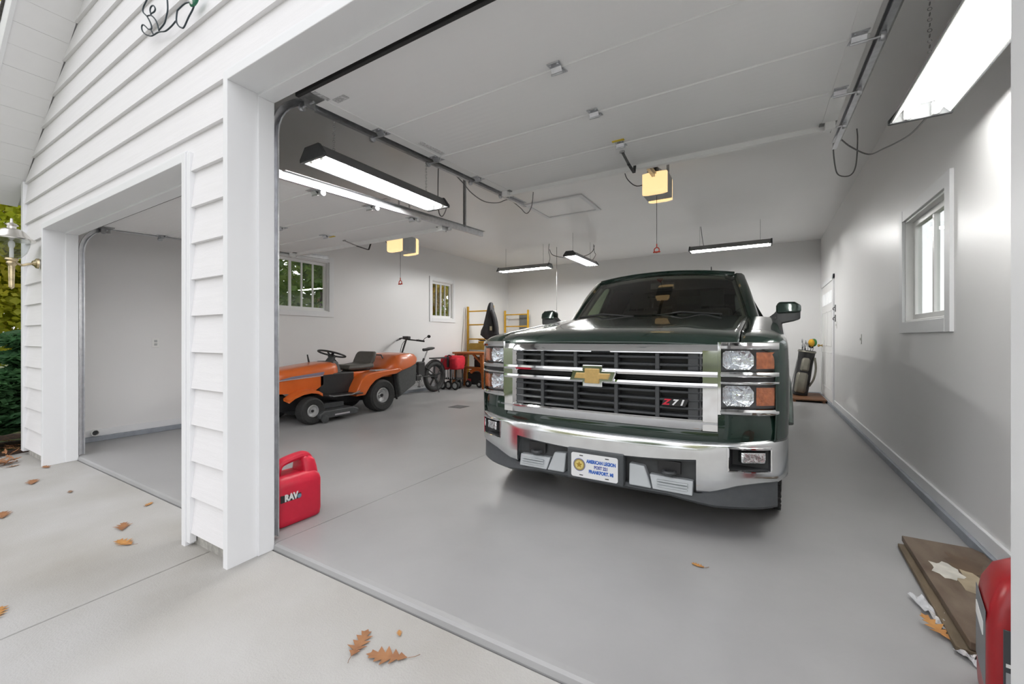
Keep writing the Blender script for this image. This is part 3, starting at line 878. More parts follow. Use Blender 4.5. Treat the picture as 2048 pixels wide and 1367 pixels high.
# ---- grille ----
gx = lin(-.70,.70,18)
fas(MB(), gx, lambda x: [(-.004,1.052),(-.012,1.060),(.004,1.082),(.035,1.104),(.07,1.106),(.09,1.052)]).build('grille_frame_top','chrome',tr,smooth=True,angle=25)
fas(MB(), gx, lambda x: [(-.006,.678),(-.014,.668),(-.010,.640),(.004,.618),(.05,.610),(.09,.678)]).build('grille_frame_bottom','chrome',tr,smooth=True,angle=25)
for s in (-1,1):
    xx = sorted((s*.60,s*.70))
    fas(MB(), lin(xx[0],xx[1],4), lambda x: [(-.012+.03*max(0,.625-x)/.025,.620),(-.012+.03*max(0,.625-x)/.025,1.070),(.02,1.100),(.09,1.100),(.09,.620)]).build('grille_frame_side','chrome',tr,smooth=True,angle=25)
for z0_, z1_ in ((.917,.957),(.855,.892)):
    fas(MB(), gx, lambda x: [(-.016,z0_+.006),(-.020,(z0_+z1_)/2),(-.016,z1_-.006),(-.004,z1_),(.06,z1_),(.06,z0_),(-.004,z0_)]).build('grille_bar','chrome',tr,smooth=True,angle=25)
fas(MB(), lin(-.62,.62,10), lambda x: [(.075,.64),(.075,1.09),(.10,1.09),(.10,.64)]).build('grille_backing','black',tr)
for z in (.984,1.028,.692,.735,.781,.827):
    fas(MB(), lin(-.605,.605,14), lambda x: [(.012,z-.0065),(.008,z),(.012,z+.0065),(.055,z+.011),(.055,z-.011)]).build('slat','gunmetal',tr)
for x in (-.38,-.135,.135,.38):
    for z0_, z1_ in ((.957,1.055),(.676,.855)):
        MB().box(x-.012,x+.012,bow(x)+.000,bow(x)+.06,z0_,z1_).build('divider','gunmetal',tr,bevel=.004)
for s in (-1,1):
    for z0_, z1_ in ((.957,1.055),(.676,.855)):
        a_, b_ = sorted((s*.545,s*.60))
        MB().box(a_,b_,bow(.57)+.014,bow(.57)+.06,z0_,z1_).build('grille_end','gunmetal',tr,bevel=.003)
# bow-tie emblem
def bowt(kx, kz, e_=0):
    P_ = [(-.155,-.036),(-.130,.036),(-.066,.036),(-.066,.069),(.066,.069),(.066,.036),(.155,.036),(.130,-.036),(.066,-.036),(.066,-.069),(-.066,-.069),(-.066,-.036)]
    return [(x*kx, z*kz) for x, z in P_]
ez = .905
MB().prism([(x, z+ez) for x, z in bowt(1,1)], -.052,-.012,'y').build('emblem','chrome',tr,bevel=.006)
o = MB().prism([(x, z+ez) for x, z in [(-.118,-.018),(-.104,.018),(-.047,.018),(-.047,.046),(.047,.046),(.047,.018),(.118,.018),(.104,-.018),(.047,-.018),(.047,-.046),(-.047,-.046),(-.047,-.018)]], -.062,-.045,'y').build('emblem_fill','gold',tr,bevel=.004)
o['label'] = 'gold emblem centre'
# badge in the lower grille
bg_ = MB().hexa([(.405,.004,.748),(.535,.012,.748),(.535,.03,.748),(.405,.03,.748),(.420,.004,.790),(.552,.012,.790),(.552,.03,.790),(.420,.03,.790)]).build('trim_badge','black',tr)
for ch, dx, mm in (('Z',.0,'ink_red'),('7',.045,'plate_white'),('1',.085,'plate_white')):
    text('lettering', ch, .044, mm, bg_, Matrix.Translation((.435+dx,.001+dx*.06,.769)) @ Matrix.Rotation(R(90),4,'X') @ Matrix(((1,.35,0,0),(0,1,0,0),(0,0,1,0),(0,0,0,1))), .001, .002, 1.2)

# ---- headlights ----
for s in (-1,1):
    def hs(x0, x1, n=8): return [s*x for x in lin(x0,x1,n)]
    HX = [.712,.74,.78,.82,.86,.89,.92,.945,.962,.975,.985,.992]
    hxs = [s*x for x in HX]
    sur = MB()
    for z0_, z1_, pr in ((1.078,1.118,.0),(.926,.956,.0),(.884,.905,.0),(.715,.750,.0)):
        fas(sur, hxs, lambda x: [(-.006,z0_+.005),(-.010,(z0_+z1_)/2),(-.002,z1_-.004),(.012,z1_),(.07,z1_),(.07,z0_),(.0,z0_)])
    fas(sur, [s*x for x in (.700,.706,.715)], lambda x: [(-.006,.715),(-.006,1.118),(.07,1.118),(.07,.715)])
    sur.build('headlight_surround','chrome',tr,smooth=True,angle=30)
    fas(MB(), hxs, lambda x: [(.06,.70),(.06,1.115),(.11,1.115),(.11,.70)]).build('headlight_housing','mgrey',tr)
    fas(MB(), hxs, lambda x: [(.012,.902),(.012,.930),(.06,.930),(.06,.902)]).build('headlight_gap','black',tr)
    for z0_, z1_ in ((.960,1.074),(.756,.880)):
        zm = (z0_+z1_)/2; zh_ = (z1_-z0_)/2
        # faceted bowl
        oct_ = [(.722,-.55),(.722,.7),(.738,.92),(.850,.92),(.872,.4),(.872,-.45),(.850,-.9),(.742,-.9)]
        outer = [(s*x, bow(x)+.020, zm+zh_*t) for x, t in oct_]
        inner = [(s*lerp(.80,x,.45), bow(.80)+.046, zm+zh_*t*.45) for x, t in oct_]
        bw = MB().loft([outer, inner], caps=False); bw.add(inner, [tuple(range(8))])
        bw.build('headlight_reflector','lampchrome',tr)
        MB().lathe([(.0,-.012),(.014,-.008),(.018,.0),(.018,.02)],12,(s*.80,bow(.80)+.032,zm),'y').build('headlight_bulb','chrome',tr,smooth=True)
        ax = [s*x for x in (.884,.90,.92,.94,.958,.970)]
        fas(MB(), ax, lambda x: [(.008,zm-zh_*.80),(.004,zm),(.010,zm+zh_*.80),(.04,zm+zh_*.8),(.04,zm-zh_*.8)]).build('turn_signal','amber',tr,smooth=True)
        lx = [s*x for x in HX]
        fas(MB(), lx, lambda x: [(.0,z0_),(-.002,zm),(.0,z1_),(.003,z1_),(.003,z0_)]).build('headlight_lens','lens',tr,smooth=True)

# ---- hood, fenders ----
HZ = [(0,1.102),(.02,1.126),(.05,1.150),(.10,1.174),(.18,1.194),(.3,1.213),(.55,1.245),(.9,1.29),(1.35,1.345)]
def hz(y): return interp(HZ, y)
def sstep(a, b_, x):
    t = max(0, min(1, (x-a)/(b_-a))); return t*t*(3-2*t)
def hood_pt(x, y, y0):
    yy = y - y0
    z = hz(yy + .0) - .018*(abs(x)/.80)**4 + .010*(1-(x/.8)**2)
    z += .011*math.exp(-((abs(x)-.47)/.09)**2)*sstep(.12,.6,yy) - .004*math.exp(-((abs(x)-.66)/.08)**2)*sstep(.15,.5,yy)
    z += .012*sstep(.40,.28,abs(x))*sstep(.3,.7,yy)*0
    return (x, y, z)
def hood_fn(u, v):
    x = lerp(-.80,.80,u); y0 = bow(x)+.035
    y = y0 + (1.36 + .10*(x/.8)**2 - y0)*(v**1.5)
    return hood_pt(x, y, y0)
MB().grid(hood_fn, 48, 24).build('hood','paint',tr,smooth=True,solid=.012,angle=70)
AY, AZ, AR = .82, .395, .485
def plan2(t):
    if t < .35:
        a = lerp(ang(.972), R(90), t/.35); return plan(a)
    y0 = plan(R(90))[1]
    return W, lerp(y0, 1.53, (t-.35)/.65)
for s in (-1,1):
    bm = MB(); nt_, top_n, low_n = 34, 7, 20
    cols = []
    for i in range(nt_+1):
        t = i/nt_; bx_, by_ = plan2(t)
        ya = max(by_, bow(.805)+.04) if by_ > .2 else bow(.805)+.04 + (by_-plan2(0)[1])
        za = hood_pt(.80, ya, bow(.80)+.035)[2] - .002
        zb_ = za - .10
        col = []
        for k in range(top_n+1):
            th = math.pi/2*k/top_n
            f_ = math.sin(th)**.9
            col.append((lerp(.806,bx_,f_), lerp(ya,by_,f_), zb_ + (za-zb_)*math.cos(th)**.55))
        zbot = .50 if by_ > .45 else .57
        for k in range(1, low_n+1):
            z = lerp(zb_, zbot, k/low_n)
            col.append((bx_ + .006*math.sin(math.pi*k/low_n), by_, z))
        cols.append(col)
    k0 = 0
    for col in cols: bm.v += [(s*x, y, z) for x, y, z in col]
    nn = top_n+low_n+1
    for i in range(nt_):
        for j in range(nn-1):
            q = [cols[i][j], cols[i+1][j], cols[i+1][j+1], cols[i][j+1]]
            cy_ = sum(p[1] for p in q)/4; cz_ = sum(p[2] for p in q)/4
            if (cy_-AY)**2 + (cz_-AZ)**2 < AR**2 and j >= top_n: continue
            a = i*nn + j
            bm.f.append((a, a+nn, a+nn+1, a+1))
    bm.build('fender','paint',tr,smooth=True,solid=.008,angle=60)
    P_ = [(s*(W+.004), AY + AR*math.cos(a), AZ + AR*math.sin(a)) for a in [R(8)+R(142)*i/24 for i in range(25)]]
    MB().tube(P_, .022, 8).build('arch_lip','paint',tr,smooth=True)
    MB().prism([(AY+.50*math.cos(a), AZ+.50*math.sin(a)) for a in [R(180)*i/16 for i in range(17)]], s*.62, s*.99, 'x').v
    well = MB()
    rings = [[(s*x, AY+.49*math.cos(R(180)*i/16), AZ+.49*math.sin(R(180)*i/16)) for i in range(17)] for x in (.62,1.0)]
    well.loft(rings, caps=False, closed=False); well.build('wheel_liner','black',tr,solid=.004)
    # cab and bed sides
    def side_panel(name, y0, y1, ztop, arch=None):
        bm = MB()
        def f(u, v):
            y = lerp(y0, y1, u); z = lerp(.44, ztop, v)
            x = interp([(.44,.985),(.55,1.0),(.9,1.012),(1.05,1.006),(1.15,.99),(1.24,.965),(1.31,.955)], z)
            return (s*x, y, z)
        sk = None
        if arch:
            def sk(u, v): return (lerp(y0,y1,u)-arch)**2 + (lerp(.44,ztop,v)-.395)**2 < .48**2
        bm.grid(f, 24, 18, sk); return bm.build(name,'paint',tr,smooth=True,solid=.01)
    d1 = side_panel('front_door', 1.545, 2.55, 1.245); d2 = side_panel('rear_door', 2.56, 3.55, 1.245)
    side_panel('bed_side', 3.60, 5.78, 1.30, 4.60)
    for dd, yh in ((d1,2.36),(d2,3.36)):
        MB().box(min(s*1.005,s*1.035),max(s*1.005,s*1.035),yh-.10,yh+.10,1.06,1.09).build('door_handle','paint',dd,bevel=.008)
    MB().box(min(s*.86,s*.985),max(s*.86,s*.985),1.55,3.55,.33,.44).build('rocker','black',tr,bevel=.01)
    # mirror
    mm = MB().loft([[(s*x, y, z) for x, y, z in ring] for ring in (
        [(.93,1.52,1.245),(.93,1.60,1.245),(.93,1.60,1.300),(.93,1.52,1.300)],
        [(.985,1.50,1.248),(.985,1.61,1.248),(.985,1.61,1.345),(.985,1.50,1.345)],
        [(1.005,1.485,1.252),(1.005,1.60,1.252),(1.005,1.60,1.372),(1.005,1.49,1.372)],
        [(1.12,1.492,1.278),(1.12,1.60,1.278),(1.12,1.60,1.376),(1.12,1.50,1.376)],
        [(1.165,1.53,1.295),(1.165,1.59,1.295),(1.165,1.59,1.370),(1.165,1.53,1.370)])])
    mo = mm.build('side_mirror','dgrey',tr,bevel=.012,seg=3,smooth=True)
    cp = MB().loft([[(s*x, y, z) for x, y, z in ring] for ring in (
        [(.998,1.482,1.345),(.998,1.60,1.345),(.998,1.60,1.405),(.998,1.505,1.405)],
        [(1.015,1.474,1.340),(1.015,1.60,1.340),(1.015,1.60,1.438),(1.015,1.505,1.438)],
        [(1.125,1.480,1.345),(1.125,1.60,1.345),(1.125,1.60,1.435),(1.125,1.51,1.435)],
        [(1.170,1.515,1.350),(1.170,1.59,1.350),(1.170,1.59,1.408),(1.170,1.53,1.408)])])
    cp.build('mirror_cap','paint',mo,bevel=.015,seg=3,smooth=True)
    MB().box(min(s*.93,s*1.0),max(s*.93,s*1.0),1.47,1.63,1.235,1.315).build('mirror_foot','dgrey',mo,bevel=.01)

# ---- chassis blocks ----
MB().box(-.60,.60,.16,5.6,.34,.62).box(-.72,.72,.16,1.45,.62,1.06).build('chassis','black',tr)
MB().box(-.95,.95,1.56,3.55,.44,.92).box(-.93,.93,3.62,5.75,.72,.80).box(-.93,.93,1.45,1.56,.6,1.2).build('cab_floor','cabin',tr)
MB().box(-.96,.96,5.76,5.80,.72,1.30).build('tailgate','paint',tr,bevel=.01)
MB().box(-.98,.98,5.80,5.95,.48,.66).build('rear_bumper','chrome',tr,bevel=.02)
# wheels
def wheel(x, y, s):
    e = MB()
    w2 = .128; r = .395
    e.lathe([(.235,-w2+.02),(.30,-w2),(.365,-w2+.006),(.388,-w2+.03),(r-.008,-w2+.05),(r-.008,w2-.05),(.388,w2-.03),(.365,w2-.006),(.30,w2),(.235,w2-.02)],48,(x,y,r),'x',caps=False)
    for row in range(5):
        xo = lerp(-.105,.105,row/4)
        for i in range(44):
            a = 2*math.pi*(i+.5*(row%2))/44
            c = (x+xo, y+(r-.006)*math.cos(a), r+(r-.006)*math.sin(a))
            e.obox(c, (.034,.012,.040), (a,0,.25*(1 if row%2 else -1)))
    t_ = e.build('tyre','tyre',tr,smooth=True,angle=30)
    rim = MB().lathe([(.24,-.09),(.24,.06),(.225,.095),(.205,.09),(.19,.05)],40,(x,y,r),'x',caps=False)
    rim.lathe([(.0,.05),(.055,.055),(.065,.04),(.065,-.02)],24,(x,y,r),'x')
    for i in range(5):
        a = 2*math.pi*i/5
        rim.bar((x+.05,y+.04*math.cos(a),r+.04*math.sin(a)),(x+.065,y+.21*math.cos(a),r+.21*math.sin(a)),.07,.03,(1,0,0))
    if s < 0: rim.v = [(2*x-v[0],v[1],v[2]) for v in rim.v]
    rim.build('rim','alloy',t_,smooth=True)
for s in (-1,1):
    wheel(s*.885,AY,s); wheel(s*.845,4.60,s)

# ---- cab: windshield, pillars, roof, glass, interior ----
def wb(u): return Vector((.825*u, 1.27+.27*u*u, 1.342-.075*u*u))
def wt(u): return Vector((.660*u, 1.93+.11*u*u, 1.802-.040*u*u))
def ws(u, v, k=1.0):
    p = wb(u).lerp(wt(u), v); p.z += .018*math.sin(math.pi*v); p.y -= .012*math.sin(math.pi*v); return p
MB().grid(lambda u, v: ws((2*u-1)*.985, .02+v*.965), 24, 10).build('windshield','tint',tr,smooth=True)
def roof_fn(u, v):
    uu = 2*u-1
    a = wt(uu*1.06); y = lerp(a.y-.03, 3.60, v)
    z = 1.798 + .060*math.sin(math.pi*min(1,.12+v*.62)) - .050*uu*uu*(1-.2*v) - .045*abs(uu)**8
    z -= .05*max(0,(.06-v)/.06)*.55
    return (uu*lerp(.695,.70,v), y, z)
MB().grid(roof_fn, 28, 24).build('roof_panel','paint',tr,smooth=True,solid=.03,angle=60)
fr_ = MB().tube([ws(-1+2*i/16, .995)+Vector((0,.0,.004)) for i in range(17)], .024, 8); fr_.build('windshield_header','paint',tr,smooth=True)
MB().tube([ws((-1+2*i/16)*.93, .945)+Vector((0,.035,-.02)) for i in range(17)], .022, 8).build('headliner_edge','cabin_l',tr,smooth=True)
MB().grid(lambda u, v: (lambda p: (p[0]*.97, p[1]+.03, p[2]-.034))(roof_fn(.02+.96*u, v)), 14, 10).build('headliner','cabin',tr,smooth=True)
cow = MB().grid(lambda u, v: tuple(wb(2*u-1)+Vector((0,lerp(-.10,.03,v),lerp(-.028,.004,v)))), 20, 3); cow.build('cowl','black',tr,smooth=True,solid=.01)
for s in (-1,1):
    def sp(p): return (s*p[0], p[1], p[2])
    a0, a1 = wb(1.03), wt(1.06)
    bm = MB()
    rings = []
    for i in range(9):
        t = i/8; p = a0.lerp(a1, t); p.z += .020*math.sin(math.pi*t); p.y -= .010*math.sin(math.pi*t)
        rings.append([(s*(p.x+dx), p.y+dy, p.z+dz) for dx, dy, dz in ((-.045,-.012,.0),(-.02,-.022,.012),(.025,.01,.012),(.045,.07,.0),(.03,.085,-.02),(-.03,.03,-.03))])
    bm.loft(rings); bm.build('a_pillar','paint',tr,smooth=True,angle=50)
    rings = []
    for i in range(9):
        t = .05+.9*i/8; p = a0.lerp(a1, t); p.z += .020*math.sin(math.pi*t)
        rings.append([(s*(p.x+dx), p.y+dy, p.z+dz) for dx, dy, dz in ((-.075,.035,-.012),(-.055,.02,-.005),(-.040,.03,-.01),(-.04,.08,-.02),(-.07,.08,-.03))])
    MB().loft(rings).build('a_pillar_trim','cabin_l',tr,smooth=True)
    # roof rail and B/C pillars
    MB().tube([sp(p) for p in ((.690,2.05,1.742),(.700,2.4,1.772),(.705,3.0,1.778),(.70,3.6,1.75))], .030, 8).build('roof_rail','paint',tr,smooth=True)
    for y, w_ in ((2.53,.07),(3.50,.11)):
        MB().hexa([sp(p) for p in ((.93,y-w_,1.23),(.965,y-w_,1.23),(.965,y+w_,1.23),(.93,y+w_,1.23),(.675,y-w_*.8,1.77),(.705,y-w_*.8,1.77),(.705,y+w_*.8,1.77),(.675,y+w_*.8,1.77))]).build('door_pillar','black',tr,bevel=.01)
    for ya, yb, yc, yd in ((1.66,2.47,2.12,2.47),(2.60,3.40,2.60,3.40)):
        MB().add([sp(p) for p in ((.948,ya,1.24),(.948,yb,1.24),(.692,yd,1.765),(.692,yc,1.755))],[(0,1,2,3)]).build('side_glass','sidetint' if ya < 2 else 'privacy',tr,solid=.004)
    MB().box(min(s*.90,s*.955),max(s*.90,s*.955),1.56,3.5,1.20,1.25).build('belt_trim','black',tr,bevel=.005)
    # seats
    sx = s*.40
    MB().box(sx-.25,sx+.25,2.10,2.62,.92,1.08).build('seat_cushion','cloth',tr,bevel=.05,seg=3)
    MB().hexa([(sx-.25,2.52,1.05),(sx+.25,2.52,1.05),(sx+.25,2.66,1.05),(sx-.25,2.66,1.05),(sx-.20,2.66,1.48),(sx+.20,2.66,1.48),(sx+.20,2.76,1.48),(sx-.20,2.76,1.48)]).build('seat_back','cloth',tr,bevel=.04,seg=3)
    hr = MB().box(sx-.12,sx+.12,2.66,2.76,1.51,1.68).cyl((sx-.05,2.71,1.45),(sx-.05,2.71,1.54),.007,8).cyl((sx+.05,2.71,1.45),(sx+.05,2.71,1.54),.007,8)
    hr.build('headrest','cloth',tr,bevel=.03,seg=3)
    MB().box(sx-.10,sx+.10,3.36,3.45,1.42,1.56).build('rear_headrest','cloth',tr,bevel=.03,seg=3)
    MB().hexa([(s*.12,1.99,1.748),(s*.60,2.06,1.728),(s*.60,2.20,1.760),(s*.12,2.14,1.780),(s*.12,1.99,1.758),(s*.60,2.06,1.738),(s*.60,2.20,1.770),(s*.12,2.14,1.790)]).build('sun_visor','cabin_l',tr,bevel=.004)
    # wipers
    MB().tube([(s*.62 if s>0 else -.10,1.28,1.338),(s*.30 if s>0 else -.40,1.30,1.368),(s*.05 if s>0 else -.66,1.38,1.342)],.009,6).build('wiper','black',tr)
MB().box(-.62,.62,3.30,3.50,.95,1.45).build('rear_seat','cloth',tr,bevel=.04,seg=3)
MB().add([(-.62,3.60,1.26),(.62,3.60,1.26),(.58,3.56,1.74),(-.58,3.56,1.74)],[(0,1,2,3)]).build('rear_glass','privacy',tr,solid=.004)
MB().box(-.92,.92,3.56,3.64,.8,1.27).hexa([(-.92,3.56,1.25),(-.60,3.56,1.25),(-.60,3.62,1.25),(-.92,3.62,1.25),(-.70,3.54,1.76),(-.56,3.54,1.76),(-.56,3.60,1.76),(-.70,3.60,1.76)]).hexa([(.60,3.56,1.25),(.92,3.56,1.25),(.92,3.62,1.25),(.60,3.62,1.25),(.56,3.54,1.76),(.70,3.54,1.76),(.70,3.60,1.76),(.56,3.60,1.76)]).box(-.66,.66,3.53,3.60,1.70,1.80).build('cab_back','paint',tr,bevel=.01)
MB().hexa([(-.82,1.50,1.05),(.82,1.50,1.05),(.82,1.98,1.05),(-.82,1.98,1.05),(-.80,1.50,1.255),(.80,1.50,1.255),(.78,1.92,1.235),(-.78,1.92,1.235)]).build('dashboard','cabin',tr,bevel=.03,seg=3)
stw = MB()
cst = Vector((.38,2.05,1.23)); tl = Matrix.Rotation(R(-28),4,'X')
ring_ = MB().torus((0,0,0),.19,.016,'y',36,8).cyl((0,0,0),(0,-.0,0),.01,4)
ring_.obox((0,.0,0),(.36,.018,.05)).obox((0,0,-.08),(.05,.018,.16)).lathe([(.0,-.03),(.06,-.02),(.065,.02)],16,(0,0,0),'y')
stw.add([cst + (tl @ Vector(v)) for v in ring_.v], ring_.f); stw.build('steering_wheel','cabin',tr,smooth=True)
MB().obox((0,2.03,1.685),(.24,.03,.07),(R(-10),0,0)).cyl((0,2.03,1.70),(0,1.98,1.76),.01,8).build('rearview_mirror','cabin',tr,bevel=.012)
MB().box(-.18,.18,3.52,3.55,1.30,1.60).build('back_window_trim','cabin',tr)
MB().lathe([(.030,0),(.026,.012),(.012,.022),(.006,.03),(.004,.075),(0,.078)],14,(.43,2.35,1.822),'z').build('antenna','black',tr,smooth=True)
# =====================================================================
# LAWN TRACTOR
# =====================================================================
M['orange'] = mat('orange_enamel', (.62,.125,.018), .32, coat=.4, var=.05, scale=5)
M['stripe'] = mat('grey_blue_decal', (.20,.19,.26), .5)
M['stripe2'] = mat('grey_decal', (.42,.40,.42), .5)
M['rimgrey'] = mat('grey_wheel_rim', (.50,.50,.50), .4, .3, var=.05)
M['vinyl'] = mat('brown_grey_vinyl', (.085,.078,.068), .5, var=.08, scale=20)
M['bagcloth'] = mat('grey_catcher_mesh', (.075,.078,.076), .85, var=.1, scale=30)
mw = thing('lawn_tractor', 'orange riding lawn tractor with grass catcher by the left wall', 'lawn tractor', (-5.58, 3.40, 0))
def hood_ring(y, w, zb, zt, n=14):
    P_ = [(-w, y, zb)]
    for i in range(n+1):
        a = math.pi*(1 - i/n)
        c_, s_ = math.cos(a), math.sin(a)
        P_.append((w*math.copysign(abs(c_)**.42, c_), y, lerp(zt-.17, zt, abs(s_)**.55)))
    P_.append((w, y, zb)); return P_
hr_ = [(-.43,.17,.46,.60),(-.41,.215,.44,.665),(-.36,.245,.42,.705),(-.2,.262,.41,.735),(0,.268,.41,.757),(.18,.270,.42,.776),(.30,.270,.49,.789),(.45,.268,.575,.797),(.54,.255,.62,.79),(.57,.22,.64,.765)]
MB().loft([hood_ring(*a) for a in hr_]).build('hood','orange',mw,smooth=True,angle=50)
MB().box(-.20,.20,-.455,-.42,.36,.60).build('front_grille','dgrey',mw,bevel=.01)
for s in (-1,1):
    MB().box(s*.14-.04,s*.14+.04,-.462,-.44,.52,.58).build('headlamp','lampchrome',mw,bevel=.006)
    st = MB().hexa([(s*.272,-.33,.598),(s*.272,.30,.628),(s*.262,.30,.628),(s*.262,-.33,.598),(s*.272,-.16,.632),(s*.272,.32,.668),(s*.262,.32,.668),(s*.262,-.16,.632)])
    st.build('side_decal','stripe',mw)
    MB().hexa([(s*.2725,-.36,.582),(s*.2725,.29,.610),(s*.262,.29,.610),(s*.262,-.36,.582),(s*.2725,-.35,.594),(s*.2725,.30,.622),(s*.262,.30,.622),(s*.262,-.35,.594)]).build('decal_line','stripe2',mw)
    # front wheel flare
    P0 = [(-.27,.36),(-.20,.405),(-.08,.445),(.04,.455),(.14,.435),(.20,.395)]
    rings = [[(s*.26,y,z),(s*.40,y,z-.012),(s*.405,y,z-.05),(s*.39,y,z-.055),(s*.26,y,z-.03)] for y, z in P0]
    MB().loft(rings).build('front_flare','orange',mw,smooth=True,angle=50)
    # rear fender
    poly = [(.70,.285),(.73,.40),(.80,.52),(.90,.595),(1.05,.622),(1.30,.638),(1.56,.655),(1.62,.61),(1.50,.565),(1.38,.555),(1.20,.535),(1.06,.49),(.96,.41),(.90,.33),(.87,.285)]
    MB().prism(poly, s*.20, s*.47, 'x').build('rear_fender','orange',mw,bevel=.018,seg=3,smooth=True)
    MB().box(min(s*.30,s*.44),max(s*.30,s*.44),1.08,1.34,.632,.6435).build('fender_sticker','stripe2',mw)
    MB().hexa([(s*.20,.22,.325),(s*.50,.25,.325),(s*.50,.80,.320),(s*.20,.80,.320),(s*.20,.22,.345),(s*.50,.25,.345),(s*.50,.80,.338),(s*.20,.80,.338)]).build('footrest','black',mw,bevel=.006)
    MB().tube([(s*.48,.24,.355),(s*.50,.30,.338),(s*.50,.60,.332),(s*.47,.76,.36)],.010,6).build('footrest_rail','galv_dark',mw,smooth=True)
    # wheels
    def mwheel(y, r, w, rr):
        x = s*(.50 - w/2)
        t = MB().lathe([(rr,-w*.38),(rr+.02,-w*.46),(r*.86,-w*.5),(r*.97,-w*.40),(r,-w*.2),(r,w*.2),(r*.97,w*.40),(r*.86,w*.5),(rr+.02,w*.46),(rr,w*.38)],40,(x,y,r),'x',caps=False).build('tyre','tyre',mw,smooth=True)
        m_ = MB().lathe([(rr,-w*.38),(rr,w*.40),(rr*.93,w*.44),(rr*.80,w*.20),(rr*.35,w*.12),(rr*.33,w*.26),(.0,w*.28)],32,(0,0,0),'x')
        if s < 0: m_.v = [(-a,b_,c_) for a,b_,c_ in m_.v]
        m_.v = [(a+x,b_+y,c_+r) for a,b_,c_ in m_.v]
        m_.build('rim','rimgrey',t,smooth=True)
        MB().lathe([(rr*.22,0),(rr*.22,.012*s),(0,.014*s)],16,(x+s*w*.28,y,r),'x').build('hub_cap','black',t,smooth=True)
    mwheel(0, .178, .155, .082); mwheel(1.19, .248, .235, .118)
    MB().lathe([(.035,-.02),(.05,-.015),(.05,.015),(.035,.02)],20,(s*.56,.12,.062),'x').build('gauge_wheel','dgrey',mw,smooth=True)
MB().box(-.27,.27,.24,.82,.33,.64).build('lower_body','black',mw,bevel=.02)
MB().hexa([(-.22,.46,.60),(.22,.46,.60),(.22,.66,.60),(-.22,.66,.60),(-.20,.50,.80),(.20,.50,.80),(.16,.62,.80),(-.16,.62,.80)]).build('dash','dgrey',mw,bevel=.02)
MB().box(-.24,.24,.70,1.62,.50,.63).build('seat_pan','orange',mw,bevel=.02)
MB().box(-.16,.16,-.38,1.5,.17,.33).cyl((-.42,0,.178),(.42,0,.178),.02,8).cyl((-.40,1.19,.248),(.40,1.19,.248),.03,8).box(-.20,.20,-.43,-.36,.30,.42).build('chassis','black',mw)
dk = MB().prism([(.06,.06),(.66,.06),(.68,.13),(.60,.165),(.12,.165),(.05,.12)], -.55, .55, 'x').build('mower_deck','dgrey',mw,bevel=.015)
MB().box(-.40,.40,.22,.54,.165,.24).build('deck_cover','dgrey',dk,bevel=.01)
MB().box(.551,.554,.28,.52,.085,.105).build('deck_label','stripe2',dk)
# steering wheel and column
c_ = Vector((0,.63,.905)); tl = Matrix.Rotation(R(-17),4,'X')
q = MB().torus((0,0,0),.195,.014,'z',36,8)
for a in (90,210,330):
    q.bar((0,0,-.035),(.19*math.cos(R(a)),.19*math.sin(R(a)),0),.035,.012)
q.cyl((0,0,-.05),(0,0,-.01),.05,14)
sw = MB().add([c_ + tl @ Vector(v) for v in q.v], q.f).build('steering_wheel','black',mw,smooth=True)
MB().cyl((0,.56,.74),(0,.645,.87),.065,14,.045).build('steering_column','dgrey',mw,smooth=True)
MB().cyl((-.16,.36,.79),(-.165,.34,.90),.013,8,.009).build('choke_lever','black',mw)
MB().tube([(-.28,.94,.62),(-.28,.92,.76),(-.28,.80,.88),(-.28,.76,.92)],[.011,.011,.012,.015],8).build('shift_lever','black',mw,smooth=True)
# seat
ss = [[(-.22,y,z0),(.22,y,z0),(.235,y,z0+.03),(.21,y,z1),(-.21,y,z1),(-.235,y,z0+.03)] for y, z0, z1 in ((.76,.665,.70),(.79,.655,.735),(.97,.655,.725),(1.15,.66,.745),(1.23,.67,.78))]
MB().loft(ss).build('seat','vinyl',mw,bevel=.02,seg=3,smooth=True)
sb_ = [[(-w,y-.045,z),(w,y-.045,z),(w+.015,y,z),(w-.01,y+.035,z),(-w+.01,y+.035,z),(-w-.015,y,z)] for w, y, z in ((.20,1.19,.70),(.22,1.23,.78),(.21,1.27,.87),(.19,1.29,.91),(.15,1.295,.925))]
MB().loft(sb_).build('seat_back','vinyl',mw,bevel=.015,seg=3,smooth=True)
MB().box(-.12,.12,.90,1.25,.625,.66).build('seat_bracket','black',mw,bevel=.01)
# grass catcher
rg = [(1.40,.30,.58,.66),(1.48,.37,.575,.76),(1.58,.40,.585,.855),(1.68,.405,.60,.880),(1.88,.395,.645,.890),(2.02,.37,.69,.875),(2.09,.33,.735,.845),(2.105,.29,.76,.825)]
rings = []
for y, w, zb, zt in rg:
    zm = lerp(zb, zt, .62)
    rings.append([(-w,y,zb),(w,y,zb),(w*1.0,y,zm),(w*.86,y,zt-.01),(w*.6,y,zt),(-w*.6,y,zt),(-w*.86,y,zt-.01),(-w,y,zm)])
MB().loft(rings).build('catcher_lid','orange',mw,bevel=.014,seg=3,smooth=True)
MB().tube([(-.10,1.53,.80),(-.08,1.51,.86),(.08,1.51,.86),(.10,1.53,.80)],.011,8).build('catcher_handle','black',mw,smooth=True)
MB().prism([(1.58,.60),(2.05,.70),(2.03,.35),(1.66,.17)], -.38, .38, 'x').build('catcher_bag','bagcloth',mw,bevel=.03,seg=3)
for s in (-1,1): MB().bar((s*.30,1.56,.62),(s*.31,1.64,.12),.03,.02).build('catcher_frame','black',mw)

